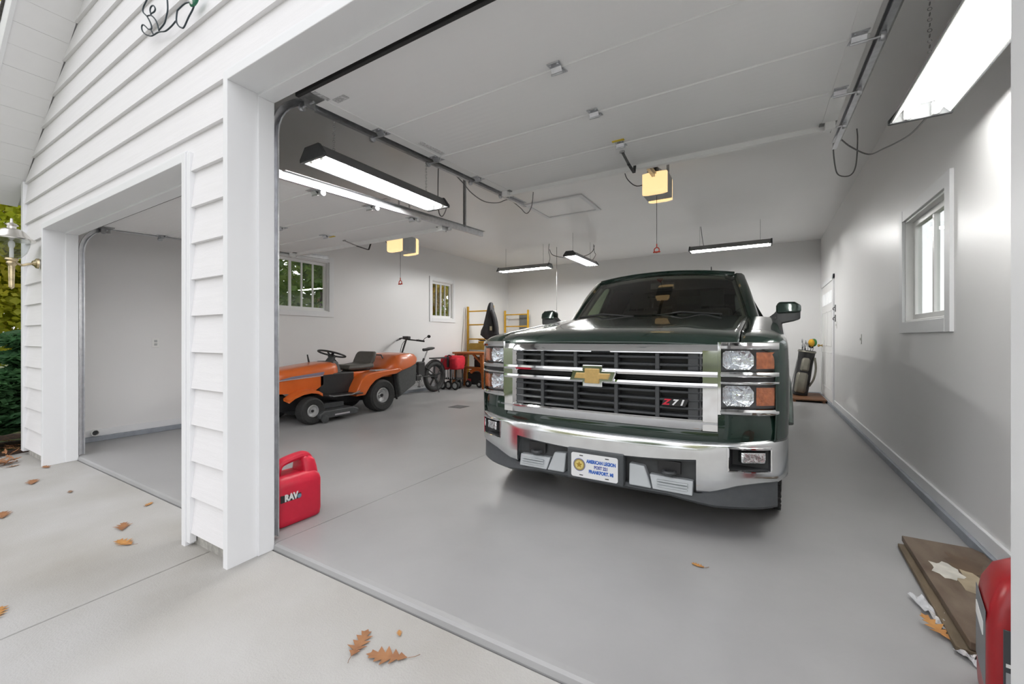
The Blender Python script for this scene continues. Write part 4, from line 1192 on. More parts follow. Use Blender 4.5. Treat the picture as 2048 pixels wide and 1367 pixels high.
# =====================================================================
# BICYCLE
# =====================================================================
bk = thing('electric_bicycle', 'black fat-tyred electric bicycle leaning along the left wall', 'bicycle', (-6.03, 6.30, 0))
def bwheel(y, nm='wheel'):
    t = MB().torus((0,y,.325),.275,.050,'x',40,12).build('tyre','tyre',bk,smooth=True)
    r_ = MB().torus((0,y,.325),.228,.014,'x',36,8)
    for i in range(5):
        a = 2*math.pi*i/5+.3; r_.bar((0,y,.325),(0,y+.225*math.cos(a),.325+.225*math.sin(a)),.03,.022,(1,0,0))
    r_.lathe([(.0,-.05),(.06,-.045),(.06,.045),(.0,.05)],16,(0,y,.325),'x')
    r_.build('rim','black',t,smooth=True,angle=40)
bwheel(.54); bwheel(-.58)
f = MB()
f.tube([(0,.04,.36),(0,.22,.72)],.022,8).tube([(0,-.44,.62),(0,-.10,.48),(0,.04,.36)],.034,8).tube([(0,-.46,.72),(0,.16,.60)],.02,8)
for x in (-.075,.075): f.tube([(x*.3,.08,.36),(x,.54,.325)],.013,8).tube([(x*.4,.17,.58),(x,.54,.325)],.012,8)
f.build('frame','black',bk,smooth=True)
g = MB().tube([(0,-.47,.62),(0,-.43,.80)],.024,8).tube([(-.07,-.58,.325),(-.07,-.50,.60),(.07,-.50,.60),(.07,-.58,.325)],.016,8)
g.build('fork','black',bk,smooth=True)
g = MB().tube([(0,-.43,.78),(0,-.30,1.08),(0,-.28,1.12)],.017,8); g.build('handlebar_stem','black',bk,smooth=True)
hb = MB().tube(smooth_path([(-.33,-.14,1.13),(-.18,-.22,1.14),(0,-.29,1.12),(.18,-.22,1.10),(.33,-.12,1.08)],4),.013,8)
hb.tube([(.20,-.21,1.10),(.33,-.12,1.08)],.018,8).tube([(-.20,-.21,1.14),(-.33,-.14,1.13)],.018,8)
hb.build('handlebar','black',bk,smooth=True)
MB().box(-.05,.10,-.34,-.26,1.12,1.18).build('display','black',bk,bevel=.01)
MB().tube([(.30,-.14,1.09),(.34,-.12,1.14),(.36,-.06,1.17)],.006,6).ball((.37,-.04,1.175),(.045,.012,.032)).build('rearview_mirror','black',bk,smooth=True)
for s in (-1,1): MB().tube([(s*.24,-.19,1.12),(s*.30,-.26,1.09),(s*.20,-.30,1.10)],.006,6).build('brake_lever','black',bk)
MB().tube(smooth_path([(0,-.33,1.09),(.06,-.46,1.0),(.04,-.48,.84),(0,-.40,.62)],5),.006,6).build('brake_cable','black',bk)
MB().tube([(0,.20,.66),(0,.33,.89)],.015,8).build('seat_post','galv_dark',bk,smooth=True)
sd = [[(-w,y,z),(0,y,z-.035),(w,y,z),(w*.8,y,z+.025),(0,y,z+.03),(-w*.8,y,z+.025)] for y, w, z in ((.18,.02,.90),(.24,.035,.90),(.34,.07,.91),(.42,.10,.925),(.47,.09,.925))]
MB().loft(sd).build('saddle','black',bk,bevel=.012,smooth=True)
MB().box(-.055,.055,.0,.20,.36,.66).build('battery','black',bk,bevel=.02)
MB().box(-.06,.06,-.06,.08,.28,.40).build('motor_case','black',bk,bevel=.02)
MB().torus((.05,.04,.32),.075,.008,'x',24,6).cyl((.05,.04,.32),(.05,.02,.17),.010,6).box(.05,.13,-.02,.06,.155,.175).build('crank','galv_dark',bk)
MB().torus((0,.54,.325),.345,.022,'x',16,6,R(20),R(160)).build('rear_fender','black',bk,smooth=True)
MB().torus((0,-.58,.325),.345,.020,'x',16,6,R(20),R(160)).build('front_fender','black',bk,smooth=True)
MB().box(-.07,.07,.45,.92,.70,.725).bar((.06,.80,.70),(.06,.56,.34),.012,.012).build('rear_rack','black',bk)
MB().bar((.08,.44,.34),(.17,.50,.0),.014,.014).build('kickstand','black',bk)

# =====================================================================
# FOLDING WAGON with red bag
# =====================================================================
wg = thing('folding_wagon', 'folded black utility wagon with small pale-hubbed wheels beside the bicycle', 'wagon', (-5.98, 7.42, 0))
fb = MB()
for x in (-.17,.17):
    fb.box(x-.012,x+.012,-.13,-.106,.10,.70).box(x-.012,x+.012,.106,.13,.10,.70)
fb.box(-.20,.20,-.12,.12,.22,.25)
fb.build('frame','black',wg,bevel=.003)
for i in range(5): MB().cyl((-.12+.06*i,-.135,.24),(-.12+.06*i,-.135,.46),.011,8).build('support_rod','galv',wg,smooth=True)
for x, y in ((-.17,-.16),(-.05,-.10),(.17,-.14),(.07,.10)):
    t = MB().lathe([(.06,-.025),(.088,-.024),(.095,-.012),(.095,.012),(.088,.024),(.06,.025)],24,(x,y,.095),'y',caps=False).build('tyre','tyre',wg,smooth=True)
    MB().lathe([(.062,-.022),(.05,-.026),(.018,-.016),(.016,-.028),(0,-.028)],20,(x,y,.095),'y').build('hub','lgrey',t,smooth=True)
    MB().bar((x,y+.05,.23),(x,y+.04,.10),.02,.02).build('caster_fork','black',wg)
M['redcloth'] = mat('red_canvas', (.50,.010,.025), .8, var=.15, scale=15, bump=.3, bscale=12)
rb = thing('red_bag', 'red canvas bag draped over the folding wagon', 'bag', (-5.98, 7.42, .44))
def puff(x0, x1, y0, y1, z0, z1):
    rings = []
    for t, k in ((0,.86),(.12,.98),(.5,1.0),(.85,.96),(1,.80)):
        z = lerp(z0,z1,t); cx, cy = (x0+x1)/2, (y0+y1)/2; hx, hy = (x1-x0)/2*k, (y1-y0)/2*k
        rings.append([(cx+hx*a, cy+hy*b_, z) for a, b_ in ((-1,-.7),(-.7,-1),(.7,-1),(1,-.7),(1,.7),(.7,1),(-.7,1),(-1,.7))])
    return MB().loft(rings)
puff(-.24,-.02,-.20,.14,.0,.27).build('pouch','redcloth',rb,smooth=True,angle=60)
puff(.02,.24,-.20,.14,.01,.27).build('pouch','redcloth',rb,smooth=True,angle=60)
puff(-.23,.23,-.12,.18,.08,.31).build('body','redcloth',rb,smooth=True,angle=60)
MB().box(-.02,.02,-.205,-.17,.06,.30).tube(smooth_path([(-.06,-.14,.30),(0,-.15,.325),(.06,-.14,.30)],4),.012,6).build('strap','black',rb)
MB().box(-.262,-.225,-.10,.05,.14,.22).build('green_patch',mat('green_cloth',(.03,.16,.05),.8),rb,bevel=.01)

# =====================================================================
# WORKBENCH, SCAFFOLD, JACKET, MACHINE
# =====================================================================
M['wood_o'] = mat('orange_stained_wood', (.42,.13,.022), .5, col2=(.33,.095,.016), scale=6, stretch=(1,8,8), bump=.1)
M['scafyel'] = mat('yellow_scaffold_paint', (.62,.35,.02), .45, var=.1, scale=12)
M['plyyel'] = mat('yellow_platform_board', (.52,.36,.06), .6, var=.15, scale=5)
wb_ = thing('workbench', 'orange stained wooden bench with splayed legs below the scaffold', 'workbench', (-5.80, 7.95, 0))
for i in range(3): MB().box(-.45,.45,-.24+.16*i+.002,-.24+.16*(i+1)-.002,.775,.82).build('plank','wood_o',wb_,bevel=.006)
for s in (-1,1):
    for t in (-1,1):
        MB().bar((s*.36,t*.19,.775),(s*.43,t*.21,0),.055,.075,(1,0,0)).build('leg','wood_o',wb_,bevel=.004)
    MB().box(min(s*.32,s*.38),max(s*.32,s*.38),-.22,.22,.69,.775).build('cleat','wood_o',wb_,bevel=.004)
    MB().bar((s*.38,-.18,.55),(s*.12,-.18,.775),.04,.06,(0,1,0)).build('brace','wood_o',wb_,bevel=.004)
sc = thing('rolling_scaffold', 'yellow metal scaffold with ladder end frames and a board platform', 'scaffold', (-5.89, 9.2, 0))
for y in (-.86,.88):
    ef = MB()
    for x in (-.37,.37): ef.box(x-.022,x+.022,y-.022,y+.022,.10,1.92)
    fo = ef.build('end_frame','scafyel',sc,bevel=.004)
    for z in (.35,.75,1.12,1.47,1.80):
        MB().cyl((-.35,y,z),(.35,y,z),.017,10).build('rung','scafyel',fo,smooth=True)
    for x in (-.37,.37):
        MB().lathe([(.02,-.015),(.05,-.015),(.05,.015),(.02,.015)],18,(x,y,.05),'x').cyl((x,y,.05),(x,y,.12),.012,8).build('caster','black',fo)
for x in (-.33,.33): MB().box(x-.02,x+.02,-.86,.88,.93,1.0).build('side_rail','scafyel',sc,bevel=.003)
for i in range(3): MB().box(-.33+.22*i+.003,-.33+.22*(i+1)-.003,-.84,.86,1.0,1.018).build('platform_board','plyyel',sc)
MB().box(-.35,.35,-.90,-.884,.86,1.0).build('toe_board','plyyel',sc,bevel=.003)
tb = thing('hand_plane', 'black-handled tool lying on the yellow scaffold platform', 'tool', (-5.95, 8.52, 1.018))
MB().box(-.11,.11,-.03,.03,0,.05).build('body','scafyel',tb,bevel=.008)
MB().tube(smooth_path([(-.12,0,.09),(-.06,0,.07),(.06,0,.065),(.12,0,.05)],4),.016,8).build('handle','black',tb,smooth=True)
M['jacket'] = mat('black_jacket_cloth', (.016,.015,.017), .75, var=.3, scale=8, bump=.5, bscale=9)
jk = thing('hanging_jacket', 'black jacket hanging from the corner of the yellow scaffold', 'jacket', (-5.52, 8.26, 0))
rings = []
for z, w, dp, sh in ((1.985,.02,.02,.02),(1.96,.045,.04,.02),(1.88,.065,.06,.015),(1.72,.10,.075,0),(1.50,.155,.09,-.01),(1.32,.215,.10,-.02),(1.22,.225,.09,-.01),(1.12,.14,.07,.03),(1.02,.035,.03,.06)):
    ring = []
    for i in range(20):
        a = 2*math.pi*i/20; k = 1 + .20*math.sin(5*a+z*4) + .07*math.sin(9*a-z*7)
        ring.append((sh+w*k*math.cos(a), dp*k*math.sin(a)-.03, z))
    rings.append(ring)
MB().loft(rings).build('body','jacket',jk,smooth=True,angle=70)
MB().tube(smooth_path([(.08,-.09,1.80),(.17,-.10,1.60),(.22,-.10,1.36),(.20,-.10,1.22)],5),[.03]+[.05]*14+[.035],10).build('sleeve','jacket',jk,smooth=True)
MB().box(.05,.11,-.135,-.125,1.32,1.42).build('chest_badge',mat('tan_patch',(.35,.30,.20),.7),jk,bevel=.004)
mc = thing('garden_machine', 'black wheeled machine with an orange hood under the bench', 'machine', (-5.72, 8.0, 0))
MB().box(-.22,.20,-.12,.16,.06,.36).build('body','black',mc,bevel=.04,seg=3)
MB().torus((.05,-.10,.24),.19,.045,'y',20,10,R(-60),R(70)).build('hood','orange',mc,smooth=True)
for x in (-.16,.16):
    t = MB().lathe([(.03,-.025),(.08,-.022),(.085,0),(.08,.022),(.03,.025)],20,(x,-.15,.085),'y').build('wheel','tyre',mc,smooth=True)
    MB().lathe([(.035,-.03),(.02,-.034),(0,-.034)],14,(x,-.15,.085),'y').build('hub','rimgrey',t,smooth=True)
MB().box(-.20,-.10,-.16,-.12,.10,.20).build('red_guard',mat('dull_red',(.40,.03,.03),.5),mc,bevel=.01)
bx_ = thing('tool_box', 'dark lidded box on the shelf under the bench', 'box', (-5.60, 8.06, 0))
MB().box(-.20,.20,-.10,.12,.47,.64).build('body','black',bx_,bevel=.015)
MB().box(-.205,.205,-.105,.125,.64,.70).build('lid','dgrey',bx_,bevel=.01)
MB().box(-.38,.32,-.14,.16,.43,.465).build('shelf_board','wood_o',wb_)
gp = MB().box(-5.95,-5.66,YB-.06,YB-.02,.0,1.80).build('grey_board', mat('grey_panel_board',(.17,.18,.18),.7,var=.1))
tag(gp,'tall grey board leaning on the back wall behind the scaffold','board')
wp = MB().cyl((-6.30,8.1,0.0),(-6.33,8.3,1.9),.012,8).build('white_rod','white'); tag(wp,'thin white rod leaning against the wall beside the scaffold','rod')

# =====================================================================
# GOLF BAG, STEP
# =====================================================================
M['golfblk'] = mat('black_golf_vinyl', (.014,.014,.015), .45, var=.2, scale=10)
M['golfsil'] = mat('silver_tan_panel', (.20,.19,.155), .35, .3, var=.1, scale=10)
stp = thing('wooden_step', 'low brown wooden step in front of the entry door', 'step', (.71, 9.62, 0))
M['stepwood'] = mat('brown_step_wood', (.17,.075,.03), .6, col2=(.11,.05,.022), scale=4, stretch=(1,6,6))
for i in range(4): MB().box(-.27,.25,-.55+.275*i+.003,-.55+.275*(i+1)-.003,.035,.06).build('plank','stepwood',stp,bevel=.004)
for x in (-.24,.19): MB().box(x,x+.04,-.54,.54,0,.035).build('runner','stepwood',stp)
gb = thing('golf_bag', 'black and silver golf bag with clubs beside the entry door', 'golf bag', (.60, 9.66, .06))
tlt = Matrix.Rotation(R(8),4,'Y')
def tv(bm): bm.v = [tuple(tlt @ Vector(v)) for v in bm.v]; return bm
tv(MB().lathe([(.11,0),(.125,.02),(.13,.3),(.125,.6),(.135,.84),(.14,.86),(.12,.86),(.11,.80),(0,.80)],24)).build('body','golfblk',gb,smooth=True)
tv(MB().loft([[(-.02+w*a,-.13+d_*b_,z) for a, b_ in ((-1,0),(-.6,-.8),(.6,-.8),(1,0),(.6,.5),(-.6,.5))] for z, w, d_ in ((.06,.08,.03),(.10,.095,.06),(.40,.095,.06),(.44,.075,.03))])).build('pocket','golfsil',gb,bevel=.01,smooth=True)
tv(MB().loft([[(-.0+w*a,-.12+d_*b_,z) for a, b_ in ((-1,0),(-.6,-.8),(.6,-.8),(1,0),(.6,.5),(-.6,.5))] for z, w, d_ in ((.47,.06,.02),(.50,.075,.05),(.68,.07,.05),(.72,.05,.02))])).build('pocket','golfsil',gb,bevel=.01,smooth=True)
tv(MB().tube(smooth_path([(.12,-.06,.20),(.165,-.10,.35),(.17,-.10,.55),(.13,-.06,.74)],5),.018,8)).build('shoulder_strap','golfsil',gb,smooth=True)
tv(MB().lathe([(.142,.82),(.148,.835),(.142,.85)],24,caps=False)).build('collar','golfsil',gb,smooth=True)
tv(MB().tube([(-.13,-.08,.70),(-.17,-.16,.0)],.009,6)).build('stand_leg','galv_dark',gb)
hc = [mat('yellow_knit',(.62,.33,.02),.8),mat('green_knit',(.05,.20,.05),.8),mat('black_knit',(.02,.02,.02),.8)]
cg = 'golf clubs standing in the bag'
clubs = [(-.09,-.02,1.06,None),(-.03,.02,1.04,None),(-.05,-.05,.98,None),(-.07,.03,.95,None),(-.02,.06,.93,None),(.0,-.07,1.0,None),(.05,-.03,1.02,0),(.09,.02,1.03,1),(.06,.06,.99,2)]
for x, y, h_, k in clubs:
    cl = thing('golf_club', 'iron head of a golf club sticking out of the bag' if k is None else ['golf club under a yellow knit head cover','golf club under a green knit head cover','golf club under a black knit head cover'][k], 'golf club', (.60+.12, 9.66, .06), 0, cg if k is None else None)
    p0 = Vector((x-.12,y,.12)); p1 = tlt @ Vector((x,y,h_-.06)) - Vector((.12,0,0))
    MB().cyl(tlt @ Vector((x*.6,y*.6,.10)) - Vector((.12,0,0)), p1, .005, 6).build('shaft','galv_dark',cl)
    if k is None: MB().obox(p1+Vector((-.01,-.02,.03)),(.025,.075,.05),(R(25),0,0)).build('club_head','galv',cl,bevel=.008)
    else: MB().ball(p1+Vector((0,0,.05)),(.05,.06,.075)).build('head_cover',hc[k],cl,smooth=True)
# =====================================================================
# GAS CANS, BOARDS, LITTER
# =====================================================================
def rounded_ring(hx, hy, r, z, cx=0, cy=0, n=4):
    return [(cx+x, cy+y, z) for x, y in rrect(hx, hy, r, n)]
gc = thing('gas_can', 'red plastic fuel can standing on the floor behind the door jamb', 'fuel can', (-2.570, 1.560, 0))
rings = [rounded_ring(hx,hy,.03,z) for hx,hy,z in ((.095,.130,0),(.108,.143,.012),(.112,.147,.05),(.112,.147,.235),(.106,.142,.262),(.085,.128,.285),(.070,.115,.295))]
MB().loft(rings).build('body','red',gc,smooth=True,angle=60)
# handle arch along the top
hp = smooth_path([(0,.122,.265),(0,.122,.330),(0,.102,.372),(0,.06,.385),(0,-.04,.372),(0,-.085,.350),(0,-.10,.29)],5)
rings = []
for p in hp:
    rings.append(None)
bm = MB().tube(hp, .0245, 10); bm.v = [(x*1.7, y, z) for x, y, z in bm.v]
bm.build('handle','red',gc,smooth=True)
MB().cyl((0,-.125,.285),(0,-.125,.33),.032,18).build('cap','black',gc,bevel=.004)
MB().loft([rounded_ring(hx,hy,.028,z,0,cy) for hx,hy,z,cy in ((.085,.050,.262,.095),(.075,.048,.31,.094),(.066,.044,.352,.090),(.048,.032,.378,.082),(.03,.02,.386,.076))]).build('shoulder','red',gc,smooth=True,angle=60)
lb = MB().hexa([(.1125,-.13,.155),(.1125,-.01,.155),(.111,-.01,.155),(.111,-.13,.155),(.1135,-.13,.20),(.1135,.0,.185),(.111,.0,.185),(.111,-.13,.20)]).build('label_band','black',gc)
text('lettering','RAV',.055,'white',lb,Matrix.Translation((.1143,-.065,.177)) @ Matrix.Rotation(R(90),4,'Z') @ Matrix.Rotation(R(90),4,'X'),.0006,.003,.8)
MB().ball((.112,-.012,.168),(.004,.014,.014)).build('logo_dot',mat('grey_blue_ink',(.15,.25,.33),.5),lb,smooth=True)
gc2 = thing('gas_can', 'tall red jug with a grey label in front of the old boards', 'fuel can', (.705, 1.86, -.0), R(-12))
rings = [rounded_ring(hx,hy,.035,z) for hx,hy,z in ((.10,.115,0),(.118,.132,.015),(.12,.135,.05),(.12,.135,.30),(.112,.127,.36),(.09,.105,.42),(.05,.07,.462),(.04,.05,.47))]
M['red2'] = mat('deep_red_plastic', (.30,.008,.012), .32, var=.05)
MB().loft(rings).build('body','red2',gc2,smooth=True,angle=60)
MB().cyl((0,0,.468),(0,0,.50),.028,16).build('cap','black',gc2,bevel=.004)
l2 = MB().box(-.121,-.1195,-.10,.11,.10,.33).build('label_panel',mat('grey_label',(.16,.17,.18),.5),gc2,bevel=.003)
MB().box(-.123,-.1205,-.06,.09,.24,.28).build('label_stripe','white',l2)
l3 = MB().box(-.09,.09,-.1365,-.1345,.08,.31).build('label_panel',mat('dark_label',(.06,.065,.07),.5),gc2,bevel=.003)
text('lettering','2.5',.06,'white',l3,Matrix.Translation((-.03,-.1372,.265)) @ Matrix.Rotation(R(90),4,'X'),.0006,.003)
MB().box(-.085,.085,-.1375,-.1355,.205,.215).build('label_line','white',l3)
MB().box(-.085,.02,-.1375,-.1355,.13,.19).build('label_print',mat('grey_print',(.35,.36,.37),.5),l3)

M['oldwood'] = mat('weathered_plywood', (.085,.055,.034), .7, col2=(.165,.125,.09), scale=3.2, stretch=(3,1,1), bump=.2, bscale=20, detail=8)
M['oldwood2'] = mat('dark_plywood', (.10,.075,.045), .75, col2=(.16,.12,.075), scale=4, stretch=(3,1,1), bump=.2)
def sheet(name, lbl, pts, z0, z1, m):
    o = MB().loft([[(x,y,z0) for x,y in pts],[(x,y,z1) for x,y in pts]]).build(name, m, bevel=.003)
    return tag(o, lbl, 'board')
sheet('plywood_sheet','dark plywood sheet at the bottom of the board stack',[(.60,2.13),(.70,2.10),(.945,2.78),(.945,3.05),(.63,3.035)],.006,.026,'oldwood2')
b2 = sheet('plywood_sheet','stained top board of the stack by the right wall',[(.635,2.125),(.72,2.10),(.95,2.80),(.955,3.03),(.925,3.075),(.655,3.075)],.028,.058,'oldwood')
stn = mat('paint_spill', (.62,.60,.54), .5, var=.15, scale=18)
def splat(cx, cy, rx, ry, z, m, seed, n=18, parent=None):
    rr = random.Random(seed); P_ = []
    for i in range(n):
        a = 2*math.pi*i/n; k = .65+.5*rr.random(); P_.append((cx+rx*k*math.cos(a), cy+ry*k*math.sin(a)))
    MB().loft([[(x,y,z) for x,y in P_],[(x,y,z+.001) for x,y in P_]]).build('stain', m, parent)
splat(.735,2.72,.055,.10,.0581,stn,3,parent=b2)
splat(.80,2.60,.05,.15,.0579,mat('tan_stain',(.34,.28,.19),.6,var=.2,scale=10),5,parent=b2)
splat(.83,2.82,.07,.13,.0578,mat('dark_stain',(.09,.055,.03),.6,var=.2,scale=10),8,parent=b2)
M['paper'] = mat('crumpled_paper', (.55,.56,.58), .8, var=.15, scale=20, bump=.5)
M['foil'] = mat('printed_wrapper', (.30,.30,.32), .5, col2=(.70,.68,.66), scale=40)
for i, (x, y, w, l, rz, m, lb_) in enumerate(((.585,2.42,.05,.13,.2,'paper','crumpled pale paper tucked under the left side of the boards'),(.615,2.30,.05,.12,.1,'foil','printed wrapper scrap under the left side of the boards'),
                              (.665,2.075,.07,.07,.4,'paper','torn grey carton flap at the near end of the boards'),(.625,2.12,.045,.05,.7,'foil','printed scrap at the near corner of the boards'))):
    rr = random.Random(i+20)
    bm = MB().grid(lambda u, v: ((u-.5)*w, (v-.5)*l, .012+.010*math.sin(7*u+i)*math.cos(6*v)+.004*rr.random()), 6, 8)
    o = bm.build('paper_scrap', m, solid=.002); o.location = (x, y, .001); o.rotation_euler = (0,0,rz); tag(o, lb_, 'litter')

# =====================================================================
# WALL PLATES AND SMALL FITTINGS
# =====================================================================
def plate(x, y, z, s, lbl, cat, outlet=True):
    e = thing('outlet' if outlet else 'light_switch', lbl, cat, (x, y, z))
    MB().box(min(0,s*.006),max(0,s*.006),-.036,.036,-.058,.058).build('cover_plate','white',e,bevel=.003)
    if outlet:
        for zz in (-.02,.02):
            MB().box(min(s*.006,s*.009),max(s*.006,s*.009),-.015,.015,zz-.014,zz+.014).build('socket','lgrey',e,bevel=.002)
    else: MB().box(min(s*.006,s*.014),max(s*.006,s*.014),-.008,.008,-.015,.015).build('toggle','white',e,bevel=.002)
plate(XL, 2.15, 1.085, 1, 'white wall outlet in the empty left bay', 'outlet')
plate(XR, 6.38, 1.13, -1, 'white switch plate on the right wall past the window', 'switch', False)
plate(XR, 8.30, 1.35, -1, 'white switch plate beside the entry door', 'switch', False)
pp = thing('pipe_stub', 'short capped pipe stub low on the left bay wall', 'pipe', (XL+.016, 1.60, .10))
MB().lathe([(.035,0),(.035,.05),(.028,.05),(.028,.02),(0,.02)],20,(0,0,0),'x').build('collar','white',pp,smooth=True)
MB().lathe([(.027,.021),(.022,.03),(0,.03)],18,(0,0,0),'x').build('cap','dgrey',pp,smooth=True)
for i, (z, lb_) in enumerate(((1.62,'upper dark key hook beside the entry door'),(1.46,'lower dark key hook beside the entry door'))):
    k_ = thing('key_hook', lb_, 'hook', (XR, 8.40, z))
    MB().box(-.012,0,-.02,.02,-.055,.055).build('plate','mgrey',k_,bevel=.003)
    MB().tube([(-.012,0,.02),(-.035,0,.0),(-.035,0,-.02),(-.02,0,-.03)],.006,6).build('hook','dgrey',k_)
dr = thing('floor_drain', 'square dark floor drain grate in the garage floor', 'drain', (-4.34, 5.53, .0005))
MB().box(-.13,.13,-.13,.13,0,.002).build('frame','dgrey',dr)
for i in range(8): MB().box(-.11,.11,-.11+.03*i,-.095+.03*i,.002,.004).build('grate_bar','mgrey',dr)

# =====================================================================
# OUTSIDE: lantern, wire art, leaves, plants
# =====================================================================
M['smoke'] = glass('lantern_glass', (.88,.90,.90))
ln = thing('wall_lantern', 'brass coach lantern with a clear glass bowl on the front wall', 'lantern', (-5.88, .935, 1.985))
M['oldbrass'] = mat('weathered_brass', (.62,.52,.34), .32, 1.0, var=.25, scale=20)
M['nickel'] = mat('bright_metal_cap', (.72,.70,.66), .25, 1.0, var=.1)
MB().lathe([(.118,.055),(.112,.0),(.095,-.06),(.06,-.105),(.04,-.118)],28,caps=False).build('glass_bowl','smoke',ln,smooth=True)
MB().lathe([(.150,.050),(.152,.060),(.115,.085),(.085,.13),(.055,.15),(.030,.155),(.030,.175),(.045,.185),(.03,.20),(.010,.21),(.008,.245),(0,.25)],28).build('cap','nickel',ln,smooth=True)
MB().lathe([(.040,-.115),(.045,-.13),(.030,-.145),(.036,-.16),(.030,-.175),(.022,-.185),(.018,-.38),(.0,-.40)],20).build('tail','oldbrass',ln,smooth=True)
MB().cyl((0,0,-.11),(0,0,-.02),.014,10).ball((0,0,.01),(.022,.022,.04)).build('candle_bulb','white',ln,smooth=True)
MB().tube(smooth_path([(0,.02,-.15),(0,.06,-.17),(0,.10,-.155),(0,.15,-.14)],5),.011,8).build('arm','oldbrass',ln,smooth=True)
MB().lathe([(.050,.165),(.046,.15),(.03,.14),(.02,.125)],20,(0,0,-.14),'y').build('wall_mount','oldbrass',ln,smooth=True)
wa = thing('wire_wall_art', 'dark bent wire wall ornament hung on the gable siding', 'wall ornament', (-3.0, 1.085, 3.0))
p1 = [(-3.271,3.269),(-3.295,3.247),(-3.345,3.224),(-3.351,3.194),(-3.289,3.141),(-3.236,3.078),(-3.224,3.042),(-3.271,3.056),(-3.318,3.093),(-3.355,3.116),(-3.373,3.109),(-3.361,3.079),(-3.312,3.039),(-3.236,3.001),(-3.19,2.991),(-3.117,2.981),(-3.03,2.953),(-2.952,2.95),(-2.89,2.958)]
p2 = [(-3.23,3.126),(-3.245,3.163),(-3.23,3.179),(-3.196,3.172),(-3.17,3.143),(-3.184,3.13),(-3.23,3.137)]
p3 = [(-3.289,3.145),(-3.23,3.125),(-3.173,3.08),(-3.139,3.036),(-3.117,2.99)]
p4 = [(-3.009,3.156),(-3.001,3.125),(-2.996,3.068),(-3.014,3.034),(-3.041,3.003),(-3.117,2.992)]
p5 = [(-2.87,3.011),(-2.88,2.981),(-2.88,2.95),(-2.855,2.918),(-2.821,2.895),(-2.787,2.884),(-2.73,2.918),(-2.684,2.94),(-2.666,2.965),(-2.726,2.998),(-2.787,3.013),(-2.87,3.011)]
p6 = [(-3.236,3.04),(-3.196,2.996)]
for p in (p1,p2,p3,p4,p5,p6):
    MB().tube(smooth_path([(x+3.0,-.013,z-3.0) for x, z in p],4),.0042,6).build('wire',mat('dark_wire',(.04,.055,.065),.5,.5),wa,smooth=True)
MB().ball((.34,-.015,-.02),(.05,.012,.03)).build('green_leaf',mat('green_enamel',(.02,.16,.09),.4),wa,smooth=True)
MB().ball((.335,-.022,-.032),(.012,.012,.012)).build('bead','white',wa,smooth=True)

# oak leaves
def oak(seed, curl):
    rr = random.Random(seed)
    half = []
    lobes = [(.12,.020),(.20,.075),(.27,.030),(.36,.125),(.42,.040),(.54,.150),(.60,.045),(.70,.115),(.76,.040),(.86,.075),(.90,.028)]
    for t, w in lobes: half.append((w*(.85+.3*rr.random()), t+ (w>.06)*.045))
    rgt = half; lft = [(-w*(.85+.3*rr.random()), t+.02*(rr.random()-.5)) for w, t in half]
    outline = [(0.0,.06)] + rgt + [(0,1.0)] + lft[::-1]
    V = [(0,.5)]; bm = MB()
    mid = [(0, t) for t in [.06]+[h[1] for h in half]+[1.0]]
    def Z(x, y): return .035*curl*(abs(x)/.1)**1.3 + .10*curl*(y-.5)**2 + .012*math.sin(9*y)*curl
    vs = [(x, y-.5, Z(x,y)) for x, y in mid] ; n_ = len(mid)
    vs += [(x, y-.5, Z(x,y)) for x, y in rgt]; vs += [(x, y-.5, Z(x,y)) for x, y in lft]
    k = len(rgt); fs = []
    for i in range(k-1):
        fs.append((i+1, i+2, n_+i+1, n_+i)); fs.append((i+2, i+1, n_+k+i, n_+k+i+1))
    fs += [(0,1,n_),(0,n_+k,1),(n_-1,n_+k-1,n_-2),(n_-1,n_-2,n_+2*k-1)]
    bm.add(vs, fs)
    return bm
leafm = [mat('brown_oak_leaf', (.36,.17,.07), .7, col2=(.26,.115,.05), scale=14), mat('tan_oak_leaf', (.50,.25,.07), .7, col2=(.40,.18,.05), scale=14), mat('dull_leaf', (.30,.19,.12), .8, col2=(.22,.13,.08), scale=14)]
def leaf(x, y, z, size, rz, m, lbl, curl=.6, seed=1, group=None, tilt=0):
    e = thing('oak_leaf', lbl, 'leaf', (x, y, z), rz, group); e.rotation_euler = (tilt, 0, rz)
    b_ = oak(seed, curl); b_.v = [(a*size*1.9, c*size, d*size+.003) for a, c, d in b_.v]
    b_.build('blade', leafm[m], e, solid=.0008)
    MB().tube([(0,-.45*size,.004),(.02*size,-.60*size,.008),(.06*size,-.70*size,.012)],.0012,5).build('stem', leafm[2], e)
    return e
leaf(-1.335,1.085,zd(1.085),.155,R(25),0,'brown oak leaf on the driveway touching the one with a long stem',.5,3)
leaf(-1.190,1.095,zd(1.095),.17,R(115),0,'brown oak leaf with a long stem on the driveway before the slab edge',.5,4)
dl = ['curled brown leaf on the driveway near the channel strip of the left bay','flat tan leaf on the driveway beside a curled brown one','brown leaf overlapping another leaf out on the driveway','brown leaf half under another leaf out on the driveway','pale tan leaf lying alone past the driveway joint','long reddish leaf on the driveway before the left bay','tiny orange leaf at the slab edge of the left bay','tiny dark leaf on the driveway before the left bay','brown leaf at the foot of the far left jamb','small dull leaf next to the leaf drift','tiny tan leaf scrap behind the two large oak leaves']
